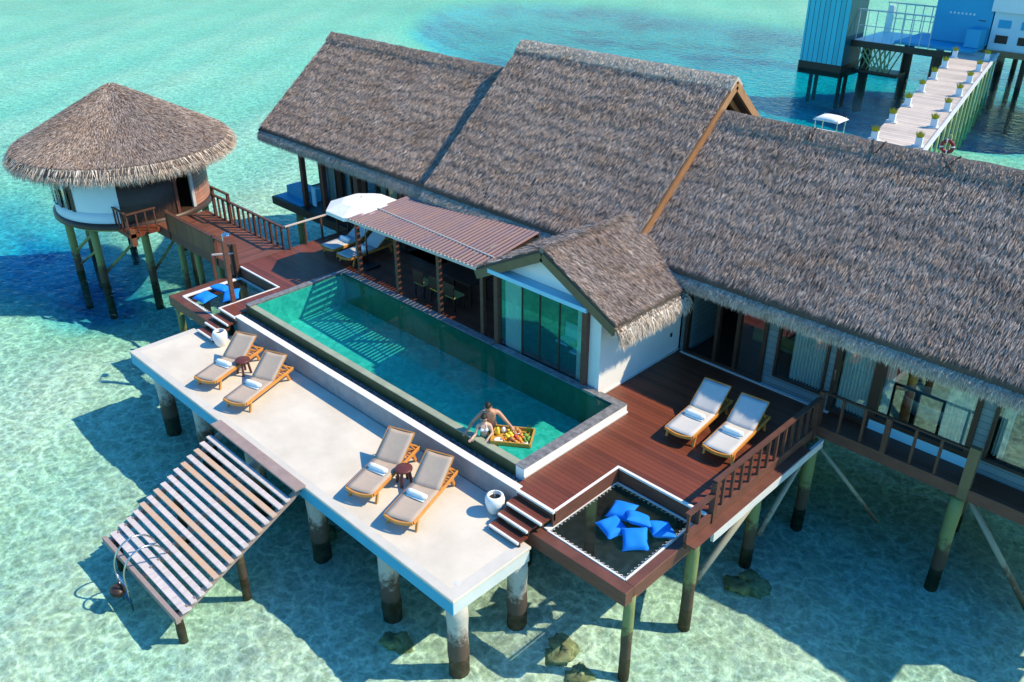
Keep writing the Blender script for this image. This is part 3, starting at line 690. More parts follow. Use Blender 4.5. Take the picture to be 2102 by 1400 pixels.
# pots
def pot():
    t=thing('white_pot','white rounded pot with a metal rod, at the near foot of the right steps','pot',local=True)
    MB().lathe([(.0001,0),(.12,0),(.17,.10),(.215,.26),(.225,.38),(.20,.47),(.165,.50),(.145,.50),(.15,.46),(.15,.38),(.0001,.38)],n=28).build('vessel',M['white'],t,True)
    MB().lathe([(.0001,.40),(.149,.40)]).build('dark_fill',M['black'],t)
    return t
pt=pot(); pt.location=(-1.36,2.50,0); MB().tube([(0.02,-.02,.38),(.01,.0,.66)],.008,6).build('metal_rod',M['steel'],pt); pt['group']='white pots'
dup(pt,(-12.78,2.12,0),1,'white rounded ash pot at the foot of the steps by the far loungers','white pots')

# ------------------------------------------------------------------ slatted stairs to the sea, ladder
ST=thing('sea_stairs','wide weathered slatted stairs going down from the terrace into the lagoon','stairs',(-7.1,-1.8,-1))
sx0,sx1=-8.97,-5.26
yl0,zl0,yl1,zl1=-.42,-.20,-3.22,-1.66
for i in range(15):
    f=i/14; y=yl0+(yl1-yl0)*f; z=zl0+(zl1-zl0)*f; w=.132 if i<13 else (.14 if i==13 else .22)
    mt='board_tan' if i in (2,4,8,10) else 'board_grey'
    j=random.uniform(-.03,.03)
    MB().add([(sx0+j,y-w/2,z-.025),(sx1+j,y-w/2,z-.025),(sx1+j,y+w/2,z-.025),(sx0+j,y+w/2,z-.025),(sx0+j,y-w/2,z+.02),(sx1+j,y-w/2,z+.02),(sx1+j,y+w/2,z+.02),(sx0+j,y+w/2,z+.02)],[(3,2,1,0),(4,5,6,7),(0,1,5,4),(1,2,6,5),(2,3,7,6),(3,0,4,7)]).build('slat',M[mt],ST)
MB().box(sx0-.1,sx1+.1,-.26,.03,.004,.06).build('top_plank',M['plank_top'],ST,bevel=.006)
MB().box(sx0-.03,sx1+.05,-3.52,-3.42,zl1-.16,zl1-.0).build('end_beam',M['plank_top'],ST)
for x in (sx0+.12,(sx0+sx1)/2,sx1-.12): MB().beam((x,-.05,-.16),(x,-3.46,-1.86),.08,.16).build('stringer',M['plank_top'],ST)
for x,y in ((sx0+.35,-3.35),(sx1-.2,-3.38),(sx0+.4,-1.7),(sx1-.3,-1.7)): pile(ST,x,y,-1.75 if y<-2 else -1.1,.1)
LD=thing('pool_ladder','curved steel swim ladder at the lower end of the slatted stairs','ladder',(-7.2,-3.3,-1.5))
for dx in (0,.5):
    x=-7.55+dx; pts=[]
    for i in range(17):
        a=PI*i/16; pts.append((x,-3.28+.52*math.cos(a)*1.0+.0,-1.55+.62*math.sin(a)+(.0)))
    pts=[(x,-2.76,-1.5)]+pts+[(x,-3.80,-1.9),(x,-3.80,-2.5)]
    MB().tube(pts,.022,8).build('handrail',M['steel'],LD,True)
for z in (-1.75,-2.0,-2.25): MB().beam((-7.55,-3.80,z),(-7.05,-3.80,z),.07,.03).build('rung',M['steel'],LD)
mb=MB().sphere((-7.3,-3.95,-1.95),.17,8,(1.3,1,.8)).sphere((-7.5,-3.9,-2.05),.12,7); tag(mb.build('mooring_float',M['dark_wood'],smooth=True),'dark crusted float bobbing at the foot of the steel ladder','float')

# ------------------------------------------------------------------ right railings
RL=thing('deck_railing','dark timber railing along the outer edge of the right deck','railing',(2.47,7,D))
MB().box(2.40,2.52,5.25,9.75,1.38,1.43).build('top_rail',M['rail'],RL)
MB().box(2.40,2.52,4.30,5.22,1.06,1.11).build('low_rail',M['rail'],RL)
for y in (4.33,4.72): MB().box(2.43,2.49,y,y+.06,.17,1.06).build('baluster',M['rail'],RL)
for y,h in [(5.22,1.38),(9.68,1.40)]: MB().box(2.40,2.53,y,y+.14,.2,h).build('post',M['rail'],RL)
y=5.60
while y<9.6:
    MB().box(2.43,2.49,y,y+.065,.3,1.38).build('baluster',M['rail'],RL); y+=.37
RW=thing('walkway_railing','thin dark railing along the walkway in front of the bedroom windows','railing',(4.3,9.93,D))
MB().box(2.5,5.98,9.90,9.96,1.53,1.58).build('top_rail',M['dark_wood'],RW)
for x in (2.46,4.12): MB().box(x-.06,x+.06,9.87,9.99,.6,1.55).build('post',M['rail'],RW)
MB().box(5.90,6.12,9.86,10.0,.3,1.66).build('post',M['olive'],RW)
for x in (3.0,3.55,4.75,5.32): MB().box(x-.03,x+.03,9.91,9.97,.6,1.53).build('baluster',M['rail'],RW)

# ------------------------------------------------------------------ right wing
def wing(label,loc): return thing('thatched_villa',label,'villa',loc)
RWG=wing('right thatched wing with grey boarded wall and bedroom windows above the walkway',(5,11,D))
slope_roof('r',RWG,-3.36,10.7,9.85,3.42,13.55,6.62,dens=600,f_len=.20,capm='ridge_dark')
wy=10.72
def wall_with(root,x0,x1,z0,z1,y,th,holes,mt,name='wall'):
    mb=MB(); hs=sorted(holes); x=x0
    for a,b,c,d in hs:
        if a>x+1e-4: mb.box(x,a,y,y+th,z0,z1)
        if c>z0+1e-4: mb.box(a,b,y,y+th,z0,c)
        if d<z1-1e-4: mb.box(a,b,y,y+th,d,z1)
        x=b
    if x1>x+1e-4: mb.box(x,x1,y,y+th,z0,z1)
    return mb.build(name,M[mt],root)
holes=[(-2.05,.42,.6,2.72),(.72,2.12,.95,2.62),(2.3,5.72,.6,2.66),(6.0,8.3,.95,2.75)]
wall_with(RWG,-2.2,10.2,D-.2,3.3,wy,.14,holes,'grey_wall')
MB().box(-2.28,10.2,wy+.16,16.9,D-.18,D-.02).build('floor',M['floor_in'],RWG)
MB().box(-2.28,10.2,16.9,17,D,3.3).box(2.16,2.24,wy+.2,16.8,D,3.2).build('back_wall',M['dark_wood'],RWG)
MB().box(-3.3,10.5,9.95,17.2,3.02,3.06).build('ceiling',M['dark_wood'],RWG)
MB().box(10.06,10.2,wy+.142,16.899,D-.2,3.015).build('end_wall',M['grey_wall'],RWG)
# door bay: open door, frame, recess
d=frame_window(RWG,-2.05,.42,.6,2.72,wy,.1,.16,name='sliding_door',mull=(-1.05,-.42,),glass=False)
MB().box(-.37,.31,wy-.004,wy+.004,.7,2.62).build('pane',M['glass'],d)
MB().box(-2.0,-1.95,wy+.1,wy+1.6,.6,2.6).build('side_panel',M['grey_wall'],RWG)
mb=MB().box(-1.0,.4,12.6,14.2,.6,1.05); mb.build('daybed',M['lime'],RWG,bevel=.05)
frame_window(RWG,.72,2.12,.95,2.62,wy,.06,.12)
curtain(RWG,1.12,2.02,wy+.10,1.0,2.58)
w=frame_window(RWG,2.3,3.40,.6,2.66,wy,.12,.14,name='glass_door'); MB().box(2.36,2.40,wy-.13,wy-.07,1.55,1.85).build('handle',M['steel'],w)
curtain(RWG,2.45,3.3,wy+.12,.7,2.55)
frame_window(RWG,3.401,5.72,.85,2.66,wy,.12,.14)
MB().box(3.3,5.73,wy-.05,wy+.1,.55,.848).build('window_panel',M['cyan'],RWG)
curtain(RWG,4.95,5.6,wy+.12,.7,2.55); curtain(RWG,3.52,3.72,wy+.12,.7,2.55)
frame_window(RWG,6.0,8.3,.95,2.75,wy,.07,.12); curtain(RWG,6.1,6.35,wy+.25,1.0,2.7); MB().box(6.1,8.2,wy+.2,wy+.3,2.45,2.68).build('roller_blind',M['curtain'],RWG)
t=thing('bathtub','white oval bathtub seen through the wide bedroom window','bathtub',(4.4,12.2,D))
MB().lathe([(.35,.02),(.62,.1),(.78,.5),(.82,.56),(.76,.56),(.58,.2),(.0001,.14)],n=30,M=Matrix.Translation((4.4,12.2,D))@Matrix.Diagonal((1.15,.62,1,1))).build('tub',M['white'],t,True)
mb=MB().box(6.4,7.2,11.3,12.2,.6,1.15); tag(mb.build('armchair_seat',M['teak'],bevel=.04),'orange wooden bench seat behind the rightmost window','bench')
for x in (0.5,5.5,9.5):
    for y in (12.5,16): pile(RWG,x,y,D-.2,.15)

for k in range(5):
    x=-.6+k*1.75; a0=random.uniform(-.25,.25)
    MB().beam((x,13.24,6.46),(x+a0,13.56,6.72),.035,.03).beam((x+a0*.4+.12,13.22,6.44),(x-a0,13.56,6.72),.03,.03).build('ridge_tie',M['dark_wood'],RWG)
# ------------------------------------------------------------------ central hall
CH=wing('tall central thatched hall with the highest ridge and orange brown barge boards',(-7.5,11,D))
x0c,x1c=-11.75,-3.40
slope_roof('c',CH,x0c,x1c,9.50,3.46,14.12,7.44,dens=640,f_len=.40,capm='ridge')
mC=(7.44-3.46)/(14.12-9.50)
# barge boards, right gable
def barge(root,x,y0,z0,yr,zr,mt,th=.05,w=.2,back=True,name='barge_board'):
    MB().beam((x,y0,z0-w*.75),(x,yr,zr-w*.75),th,w,up=(0,-(zr-z0),(yr-y0))).build(name,M[mt],root)
    if back: MB().beam((x,2*yr-y0,z0-w*.75),(x,yr,zr-w*.75),th,w,up=(0,(zr-z0),(yr-y0))).build(name,M[mt],root)
barge(CH,x1c+.03,9.50,3.46,14.12,7.44,'orange_board',.06,.22)
MB().beam((x1c-.35,14.12+4.4,7.44-3.95),(x1c-.35,14.12,7.44-.42),.12,.2,up=(0,1,1)).build('rafter',M['orange_board'],CH)
MB().add([(x1c-.6,10.2,3.3),(x1c-.6,18.0,3.3),(x1c-.6,14.12,6.9),(x1c-.5,10.2,3.3),(x1c-.5,18.0,3.3),(x1c-.5,14.12,6.9)],[(0,1,2),(3,5,4),(0,3,4,1),(1,4,5,2),(2,5,3,0)]).build('gable_wall',M['dark_wood'],CH)
MB().add([(x0c+.6,10.2,3.3),(x0c+.6,18.0,3.3),(x0c+.6,14.12,6.9),(x0c+.5,10.2,3.3),(x0c+.5,18.0,3.3),(x0c+.5,14.12,6.9)],[(0,1,2),(3,5,4),(0,3,4,1),(1,4,5,2),(2,5,3,0)]).build('gable_wall',M['dark_wood'],CH)
wall_with(CH,-11.4,-5.96,D,3.3,10.69,.14,[(-10.9,-9.2,.6,2.6),(-8.9,-7.2,.6,2.6)],'dark_wood','wall')
frame_window(CH,-10.9,-9.2,.6,2.6,10.71,.1,.14,name='sliding_door',mull=(-10.05,)); frame_window(CH,-8.9,-7.2,.6,2.6,10.71,.1,.14,name='sliding_door',mull=(-8.05,))
MB().box(-11.4,-2.3,10.85,17,D-.2,D-.02).build('floor',M['floor_in'],CH); MB().box(-11.4,-2.4,17,17.1,D,3.3).build('back_wall',M['dark_wood'],CH)
MB().box(-11.5,-3.2,9.7,18.4,3.16,3.2).build('ceiling',M['dark_wood'],CH)
for x in (-11,-8,-5):
    for y in (12.5,16): pile(CH,x,y,D-.2,.15)

# ------------------------------------------------------------------ left wing
LW=wing('left thatched wing with glazed front on posts above the water',(-17,11,D))
slope_roof('l',LW,-22.5,-11.45,9.84,3.31,13.80,6.48,dens=600,f_len=.26)
MB().beam((-22.53,9.84,3.14),(-22.53,13.8,6.31),.05,.18,up=(0,-3.17,3.96)).build('barge_board',M['dark_wood'],LW)
MB().beam((-22.53,17.76,3.14),(-22.53,13.8,6.31),.05,.18,up=(0,3.17,3.96)).build('barge_board',M['dark_wood'],LW)
MB().box(-21.8,-11.6,9.72,17,D-.06,D+.0).build('floor',M['dark_wood'],LW)
MB().box(-21.8,-11.6,9.62,9.718,D-.30,D+.02).box(-21.88,-21.802,9.62,17,D-.3,D+.02).build('floor_beam',M['dark_wood'],LW)
MB().box(-21.79,-19.9,9.74,11.2,D+.004,D+.05).box(-21.6,-20.2,10.2,10.9,D+.05,D+.42).build('balcony_bench',M['blue_wall'],LW)
for x in (-19.85,-18.45,-16.2,-13.6): MB().box(x-.09,x+.09,9.90,10.08,D+.0,3.0).build('post',M['rail'],LW)
MB().box(-19.9,-11.6,9.92,10.06,2.85,3.0).build('lintel',M['dark_wood'],LW)
wall_with(LW,-19.7,-11.6,D,2.99,10.6,.12,[(-19.5,-18.5,.65,2.7),(-18.2,-16.9,.65,2.6),(-16.6,-14.6,.65,2.6),(-14.2,-12.2,.65,2.6)],'dark_wood')
frame_window(LW,-19.5,-18.5,.65,2.7,10.62,.06,.1); curtain(LW,-19.4,-18.55,10.85,.7,2.65)
frame_window(LW,-18.2,-16.9,.65,2.6,10.62,.06,.1,mull=(-17.5,)); curtain(LW,-18.1,-17.6,10.85,.7,2.55)
frame_window(LW,-16.6,-14.6,.65,2.6,10.62,.06,.1,mull=(-15.9,-15.3)); curtain(LW,-16.0,-14.7,10.85,.7,2.55)
frame_window(LW,-14.2,-12.2,.65,2.6,10.62,.06,.1,mull=(-13.2,)); curtain(LW,-14.1,-13.3,10.85,.7,2.55)
MB().box(-19.72,-19.64,10.72,17,D,2.99).box(-19.63,-11.6,16.9,17,D,2.99).build('side_wall',M['pale_wall'],LW)
MB().box(-19.35,-19.1,9.95,10.0,.75,1.5).build('hanging_towel_rail',M['cyan'],LW)
MB().box(-22.3,-11.6,10.1,17.5,3.0,3.04).build('ceiling',M['dark_wood'],LW)
for x,y in [(-20.4,9.95),(-21.2,13),(-17.6,9.95),(-17.6,13),(-14.6,10.0),(-14.6,13)]: pile(LW,x,y,.3,.16)
brace(LW,(-17.6,9.9,.1),(-19.6,9.95,-1.8),.06); 

# ------------------------------------------------------------------ pool room with its own gable
RM=thing('pool_room','small white gabled room with full height curtained glass facing the pool','pavilion',(-4.1,9,D))
rx0,rx1,rc=-6.5,-1.60,-4.05; zr_,ze_=4.27,3.01; ry0,ry1=6.85,10.3
t_=.22; mb=MB()
pf=[(rx0,ze_),(rc,zr_),(rx1,ze_),(rx1,ze_-t_),(rc,zr_-t_),(rx0,ze_-t_)]
vs=[(x,ry0,z) for x,z in pf]+[(x,ry1,z) for x,z in pf]
mb.add(vs,[(0,1,7,6),(1,2,8,7),(2,3,9,8),(3,4,10,9),(4,5,11,10),(5,0,6,11),(0,5,4,1),(1,4,3,2),(6,7,10,11),(7,8,9,10)])
rf=mb.build('roof',M['thatch_base'],RM)
ms=(zr_-ze_)/(rx1-rc); Ls=math.hypot(rx1-rc,zr_-ze_); v=((rx1-rc)/Ls,0,-(zr_-ze_)/Ls); n_=Vector((ms,0,1)).normalized()
A=blades((rc,ry0,zr_),(0,1,0),v,tuple(n_),ry1-ry0,Ls-.1,int(1800*3.45*Ls),.15,.0155,.03,.12,course=.46)
vl=(-(rx1-rc)/Ls,0,-(zr_-ze_)/Ls); nl=Vector((-ms,0,1)).normalized()
B=blades((rc,ry0,zr_),(0,1,0),vl,tuple(nl),ry1-ry0,Ls-.1,int(300*3.45*Ls),.28,.03)
P,F=join([A,B]); raw('thatch_cover',P,F,M['thatch'],rf)
# fringe on the right eave
mb=MB(); pr=[(rx1-.06+.20*math.sin(i/5*PI*.6),ze_-.06-.28*(i/5)) for i in range(6)]
for i in range(12):
    for x,z in pr: mb.v.append((x,ry0+.02+(ry1-.5-ry0)*i/11,z))
for i in range(11):
    for j in range(5): mb.f.append((i*6+j,i*6+j+1,(i+1)*6+j+1,(i+1)*6+j)); mb.mi.append(0)
fr=mb.build('eave_fringe',M['thatch_base'],RM)
parts=[blades((pr[i][0],ry0,pr[i][1]),(0,1,0),(.35 if i<3 else .05,0,-.93),(.93,0,.3),ry1-.5-ry0,.06,700,.26,.03,.04,.3) for i in range(6)]
P,F=join(parts); raw('hanging_strands',P,F,M['fringe'],fr)
cp_=MB().tube([(rc,ry0-.02,zr_-.02),(rc,ry1,zr_-.02)],.075,8).build('ridge_cap',M['ridge_dark'],RM)
P,F=blades((rc-.04,ry0,zr_+.05),(0,1,0),(1,0,-.25),(0,0,1),ry1-ry0,.12,1500,.15,.02,.03,.4); raw('cap_strands',P,F,M['cap_ridge_dark'],cp_)
for sx,xe in ((-1,rx0),(1,rx1)):
    MB().beam((xe,ry0+.0,ze_-.2),(rc,ry0+.0,zr_-.2),.06,.24,up=(-sx*0+ (1 if sx>0 else -1)*(zr_-ze_),0,abs(xe-rc))).build('barge_board',M['olive'],RM)
fy=7.14
MB().add([(-5.75,fy,3.16),(-2.52,fy,3.16),(rc,fy,3.93),(-5.75,fy+.1,3.16),(-2.52,fy+.1,3.16),(rc,fy+.1,3.93)],[(0,1,2),(3,5,4),(0,3,4,1),(1,4,5,2),(2,5,3,0)]).build('gable_wall',M['white'],RM)
MB().box(-2.36,-2.24,fy-.02,10.70,D-.1,2.80).build('side_wall',M['white'],RM)
MB().box(-2.242,-2.2,fy-.02,10.69,D+.001,D+.04).build('wall_base',M['ledge'],RM)
MB().box(-6.0,-5.86,fy,10.7,D-.1,3.0).build('side_wall',M['dark_wood'],RM)
MB().box(-2.235,-2.215,10.2,10.3,1.15,1.27).build('socket',M['steel'],RM)
MB().box(-6.0,-2.50,6.80,7.13,3.04,3.16).build('canopy',M['cyan'],RM)  # white ledge whose shade is painted as light blue
MB().box(-2.78,-2.62,7.0,7.16,.45,3.035).build('post',M['beam'],RM)
MB().box(-2.62,-2.361,fy-.0,fy+.1,.5,3.1).build('corner_wall',M['white'],RM)
MB().box(-5.97,-5.83,7.0,7.16,.45,3.035).build('post',M['beam'],RM)
MB().box(-5.83,-2.78,7.04,7.14,.45,.62).build('sill',M['dark_wood'],RM)
w=MB()
for x in (-4.95,-4.30,-3.60): w.box(x-.02,x+.02,7.07,7.11,.62,3.03)
w.box(-5.83,-2.78,7.06,7.12,2.98,3.035)
w=w.build('window',M['dark_wood'],RM); MB().box(-5.82,-2.79,7.085,7.095,.62,2.98).build('pane',M['glass'],w)
curtain(RM,-5.72,-5.05,7.20,.64,2.95); curtain(RM,-3.08,-2.80,7.20,.64,2.95)
MB().box(-5.86,-2.36,7.16,10.8,.40,.6).build('floor',M['floor_in'],RM)
MB().box(-5.86,-2.36,10.6,10.66,.6,2.98).build('back_wall',M['dark_wood'],RM)
MB().box(-5.9,-2.3,7.15,10.7,2.985,3.03).build('ceiling',M['dark_wood'],RM)
for i,(x,y) in enumerate([(-4.3,8.2),(-3.6,8.0)]):
    t=thing('dining_chair',['pale blue chair behind the glass, left of the pair','pale blue chair behind the glass, right of the pair'][i],'chair',(x,y,.6),'chairs in the pool room')
    MB().box(x-.22,x+.22,y-.22,y+.22,1.02,1.07).build('seat',M['cyan'],t); MB().box(x-.22,x+.22,y+.2,y+.24,1.07,1.5).build('backrest',M['cyan'],t)
    for dx in (-.2,.2):
        for dy in (-.2,.2): MB().box(x+dx-.02,x+dx+.02,y+dy-.02,y+dy+.02,.6,1.02).build('leg',M['steel'],t)

# ------------------------------------------------------------------ pergola
PG=thing('slatted_pergola','pinkish slatted pergola roof on dark posts beside the pool','pergola',(-9.5,8,D))
def pz(x,y): # sloping plane
    f=(x+12.57)/6.07; zf=2.82+.17*f; return zf+(y-7.0)*(.05+.10*f)
n=38
for i in range(n):
    x=-12.50+6.0*i/(n-1)
    MB().beam((x,6.93,pz(x,6.93)),(x,9.35,pz(x,9.35)),.085,.03).build('lath',M['lath'],PG)
MB().tube([(-12.57,8.05,pz(-12.57,8.05)+.03),(-6.5,7.55,pz(-6.5,7.55)+.03)],.022,8).build('cross_bar',M['lath_edge'],PG)
MB().beam((-12.6,6.95,pz(-12.6,6.95)-.06),(-6.45,6.95,pz(-6.45,6.95)-.06),.06,.09).build('front_beam',M['lath_edge'],PG)
MB().beam((-12.6,9.3,pz(-12.6,9.3)-.08),(-6.45,9.3,pz(-6.45,9.3)-.08),.07,.12).build('rear_beam',M['dark_wood'],PG)
for x in (-12.4,-10.4,-8.42,-6.55):
    MB().box(x-.06,x+.06,7.08,7.20,D,pz(x,7.1)-.1).build('post',M['beam'],PG)
    MB().beam((x,7.0,pz(x,7.0)-.09),(x,9.4,pz(x,9.4)-.09),.06,.1).build('rafter',M['dark_wood'],PG)
# dining set
t=thing('dining_table','dark dining table in the shade of the slatted pergola','table',(-9.2,8.5,D))
MB().box(-10.1,-8.4,8.35,9.2,1.28,1.33).build('tabletop',M['dark_wood'],t,bevel=.01)
for x in (-10.0,-8.5):
    for y in (8.45,9.1): MB().box(x-.03,x+.03,y-.03,y+.03,D,1.28).build('leg',M['dark_wood'],t)
for i,(x,y,mt,lb) in enumerate([(-10.15,7.95,'lime','dark chair with a green seat under the pergola, farthest from the white room'),(-9.45,8.0,'yellow','dark chair with a bright yellow seat under the pergola'),(-8.75,8.0,'lime','dark chair with a green seat under the pergola, closest to the white room')]):
    t=thing('dining_chair',lb,'chair',(x,y,D),'chairs at the shaded dining table')
    MB().box(x-.23,x+.23,y-.22,y+.22,D+.42,D+.48).build('seat',M[mt],t,bevel=.02); MB().box(x-.23,x+.23,y-.25,y-.21,D+.48,D+.9).build('backrest',M['dark_wood'],t)
    for dx in (-.2,.2):
        for dy in (-.19,.19): MB().box(x+dx-.02,x+dx+.02,y+dy-.02,y+dy+.02,D,D+.42).build('leg',M['dark_wood'],t)
# umbrella
U=thing('umbrella','white square garden umbrella over the shaded loungers beside the pergola','umbrella',(-13.2,8.3,D))
mb=MB(); c=(-13.25,8.05); N8=8
top=[(c[0],c[1],3.08)]; ring1=[];ring=[]
for k in range(N8):
    a=PI/8+k*PI/4; ring1.append((c[0]+.7*math.cos(a),c[1]+.7*math.sin(a),2.98)); ring.append((c[0]+1.24*math.cos(a),c[1]+1.24*math.sin(a),2.78))
fl=[(x,y,z-.12) for x,y,z in ring]
vs=top+ring1+ring+fl
fs=[(0,1+k,1+(k+1)%8) for k in range(8)]+[(1+k,9+k,9+(k+1)%8,1+(k+1)%8) for k in range(8)]+[(9+k,17+k,17+(k+1)%8,9+(k+1)%8) for k in range(8)]
mb.add(vs,fs); cn=mb.build('canopy',M['canvas'],U); sm=cn.modifiers.new('thick','SOLIDIFY'); sm.thickness=.012
MB().tube([(c[0],c[1],D),(c[0],c[1],3.12)],.028,10).build('pole',M['steel'],U,True)
for k in range(8): MB().beam((c[0],c[1],3.02),(ring[k][0],ring[k][1],2.74),.018,.025).build('rib',M['steel'],U)
MB().box(c[0]-.3,c[0]+.3,c[1]-.3,c[1]+.3,D+.002,D+.06).build('base',M['black'],U,bevel=.01)

# ------------------------------------------------------------------ round hut
HT=thing('round_hut','round thatched hut with pale blue white wall on timber stilts at the left','hut',(-25.4,5.4,D))
hc=(-25.4,5.4); HR=2.95
cone=MB(); pr=[(.02,5.32),(.25,5.22),(1.2,4.70),(2.2,4.16),(3.2,3.60),(4.0,3.16),(4.02,2.95),(3.5,2.95),(.02,4.6)]
cone.lathe(pr,(hc[0],hc[1],0),72); cr=cone.build('roof',M['thatch_base'],HT,True)
def cone_blades(n,r0,r1,z0,z1,ln,wd,lift=.05,out=1.,spread=.25):
    rr=np.sqrt(rng.random(n)*(r1**2-r0**2)+r0**2); a=rng.random(n)*2*PI; z=z0+(z1-z0)*(rr-r0)/(r1-r0)
    er=np.stack([np.cos(a),np.sin(a),np.zeros(n)],1); et=np.stack([-np.sin(a),np.cos(a),np.zeros(n)],1)
    s=(z1-z0)/(r1-r0); v=er+np.array([0,0,s]); v/=np.linalg.norm(v,axis=1)[:,None]; nn=np.cross(v,et)*-1; nn*=np.sign(nn[:,2])[:,None]
    base=np.array([hc[0],hc[1],0])+er*rr[:,None]; base[:,2]=z; base+=nn*(rng.random(n)*lift)[:,None]
    d=v*out+et*rng.normal(0,spread,n)[:,None]+nn*(rng.random(n)*.3)[:,None]; d/=np.linalg.norm(d,axis=1)[:,None]
    th=rng.normal(0,.7,n); sd=(et*np.cos(th)[:,None]+nn*np.sin(th)[:,None])*(wd*(.6+.8*rng.random(n)))[:,None]*.5; l=ln*(.6+.8*rng.random(n))
    return np.stack([base-sd,base+sd,base+d*l[:,None]],1).reshape(-1,3),np.arange(n*3).reshape(-1,3)
P,F=cone_blades(100000,.05,3.95,5.34,3.2,.16,.017,.04,1.,.12); raw('thatch_cover',P,F,M['thatch'],cr)
def ring_blades(n,r,z,ln,wd,outw,jz=.15,jr=.1):
    a=rng.random(n)*2*PI; er=np.stack([np.cos(a),np.sin(a),np.zeros(n)],1); et=np.stack([-np.sin(a),np.cos(a),np.zeros(n)],1)
    base=np.array([hc[0],hc[1],z])+er*(r+jr*(rng.random(n)-.5))[:,None]; base[:,2]+=jz*(rng.random(n)-.5)
    d=er*(outw+.25*rng.normal(0,1,n))[:,None]+et*rng.normal(0,.28,n)[:,None]; d[:,2]-=1; d/=np.linalg.norm(d,axis=1)[:,None]
    th=rng.normal(0,.7,n); sd=(et*np.cos(th)[:,None]+er*np.sin(th)[:,None])*(wd*(.6+.8*rng.random(n)))[:,None]*.5; l=ln*(.6+.8*rng.random(n))
    return np.stack([base-sd,base+sd,base+d*l[:,None]],1).reshape(-1,3),np.arange(n*3).reshape(-1,3)
P,F=join([ring_blades(8000,4.0,3.10,.42,.034,1.0),ring_blades(5000,4.08,2.96,.36,.034,.45),ring_blades(4000,3.95,2.85,.34,.034,.2)])
MB().lathe([(4.06,3.12),(4.22,2.95),(4.15,2.72),(3.9,2.7)],(hc[0],hc[1],0),72).build('eave_fringe',M['thatch_base'],HT,True)
raw('hanging_strands',P,F,M['fringe'],[o for o in HT.children if o.name.startswith('eave_fringe')][0])
def arc_wall(a0,a1,z0,z1,r=HR,th=.12,n=None):
    n=n or max(2,int(abs(a1-a0)/R(4))); return MB().lathe([(r,z0),(r,z1),(r-th,z1),(r-th,z0),(r,z0)],(hc[0],hc[1],0),n,R(0)+a0,a1)
# angles measured in world: -X is 180 deg, camera side about -90..0
arc_wall(R(-200),R(-33),.72,1.15).build('wall',M['pale_wall'],HT,True)
arc_wall(R(-68),R(-33),1.15,3.0).build('wall',M['pale_wall'],HT,True)
arc_wall(R(-200),R(-68),2.8,3.0).build('wall',M['white'],HT,True)
arc_wall(R(-33),R(8),.72,3.0).build('wall',M['dark_wood'],HT,True)
arc_wall(R(26),R(160),.72,3.0).build('wall',M['siding_red'],HT,True)
for a0 in range(-196,-74,10):
    w=arc_wall(R(a0),R(a0+2.6),1.15,2.8,HR+.02,.14,2); ww=w.build('window',M['dark_wood'],HT)
    arc_wall(R(a0+2.6),R(a0+10),1.15,2.8,HR-.04,.01,4).build('pane',M['glass'],ww,True)
arc_wall(R(-71),R(-67.5),1.12,2.8,HR+.02,.14,2).build('window_post',M['dark_wood'],HT)
MB().lathe([(HR+.12,.50),(HR+.12,.70),(HR+.02,.72),(.01,.72)],(hc[0],hc[1],0),60).build('floor',M['dark_wood'],HT,True)
MB().lathe([(HR-.1,.36),(HR-.1,.50),(.01,.50),(.01,.36),(HR-.1,.36)],(hc[0],hc[1],0),40).build('floor_beam',M['pile'],HT)
# doorway jambs
for a in (9,25): MB().box(-.06,.06,-.06,.06,.72,2.95,M=Matrix.Translation((hc[0]+HR*math.cos(R(a)),hc[1]+HR*math.sin(R(a)),0))).build('door_post',M['ledge'] if a==25 else M['beam'],HT)
for a in (-150,-105,-62,-20,20,70,120,170):
    x=hc[0]+2.65*math.cos(R(a)); y=hc[1]+2.65*math.sin(R(a)); pile(HT,x,y,.4,.15)
def hp(a,z): return (hc[0]+2.65*math.cos(R(a)),hc[1]+2.65*math.sin(R(a)),z)
brace(HT,hp(-105,-1.1),hp(-62,.2),.06,'pile'); brace(HT,hp(-105,-1.7),hp(-62,-.5),.05,'pile'); brace(HT,hp(-62,-1.6),hp(-20,.2),.06,'pile'); brace(HT,hp(-20,-1.6),hp(20,.2),.06,'pile')

# bridge
BR=thing('timber_bridge','brown timber bridge with boarded side leading to the round hut','bridge',(-19.4,5.8,D))
MB().box(-22.35,-16.57,4.86,6.84,D-.06,D-.003).build('boards',M['bridge_deck'],BR)
MB().box(-22.3,-16.57,4.78,4.858,D-.35,D+.02).build('edge_beam',M['beam'],BR); MB().box(-22.3,-16.57,6.842,6.9,D-.25,D+.02).build('edge_beam',M['beam'],BR)
MB().box(-21.2,-17.7,4.76,4.82,.60,1.32).build('side_panel',M['panel'],BR)
MB().box(-21.25,-16.5,4.72,4.86,1.33,1.38).build('handrail',M['rail'],BR)
for x in (-21.2,-17.7,-16.55): MB().box(x-.06,x+.06,4.74,4.86,.3,1.42).build('rail_post',M['rail'],BR)
MB().box(-21.6,-16.45,6.82,6.92,1.42,1.47).build('handrail',M['rail'],BR)
x=-21.5
k=0
while x<-16.4:
    w=.06 if k%3==2 else .03
    MB().box(x-w,x+w,6.84,6.90,.5,1.42).build('baluster',M['rail'],BR); x+=.37; k+=1
for x in (-21.5,-20.3): MB().box(x-.05,x+.05,6.82,6.92,.5,1.75).build('rail_post',M['rail'],BR)
MB().box(-21.55,-20.25,6.82,6.92,1.72,1.77).build('handrail',M['rail'],BR)
for x,y in [(-21.0,5.0),(-19.66,5.0),(-18.0,5.0),(-20.2,6.7),(-17.6,6.7)]: pile(BR,x,y,.25,.12)
PR=thing('hut_porch','small railed porch hanging off the round hut beside the bridge','porch',(-22.6,4.3,D))
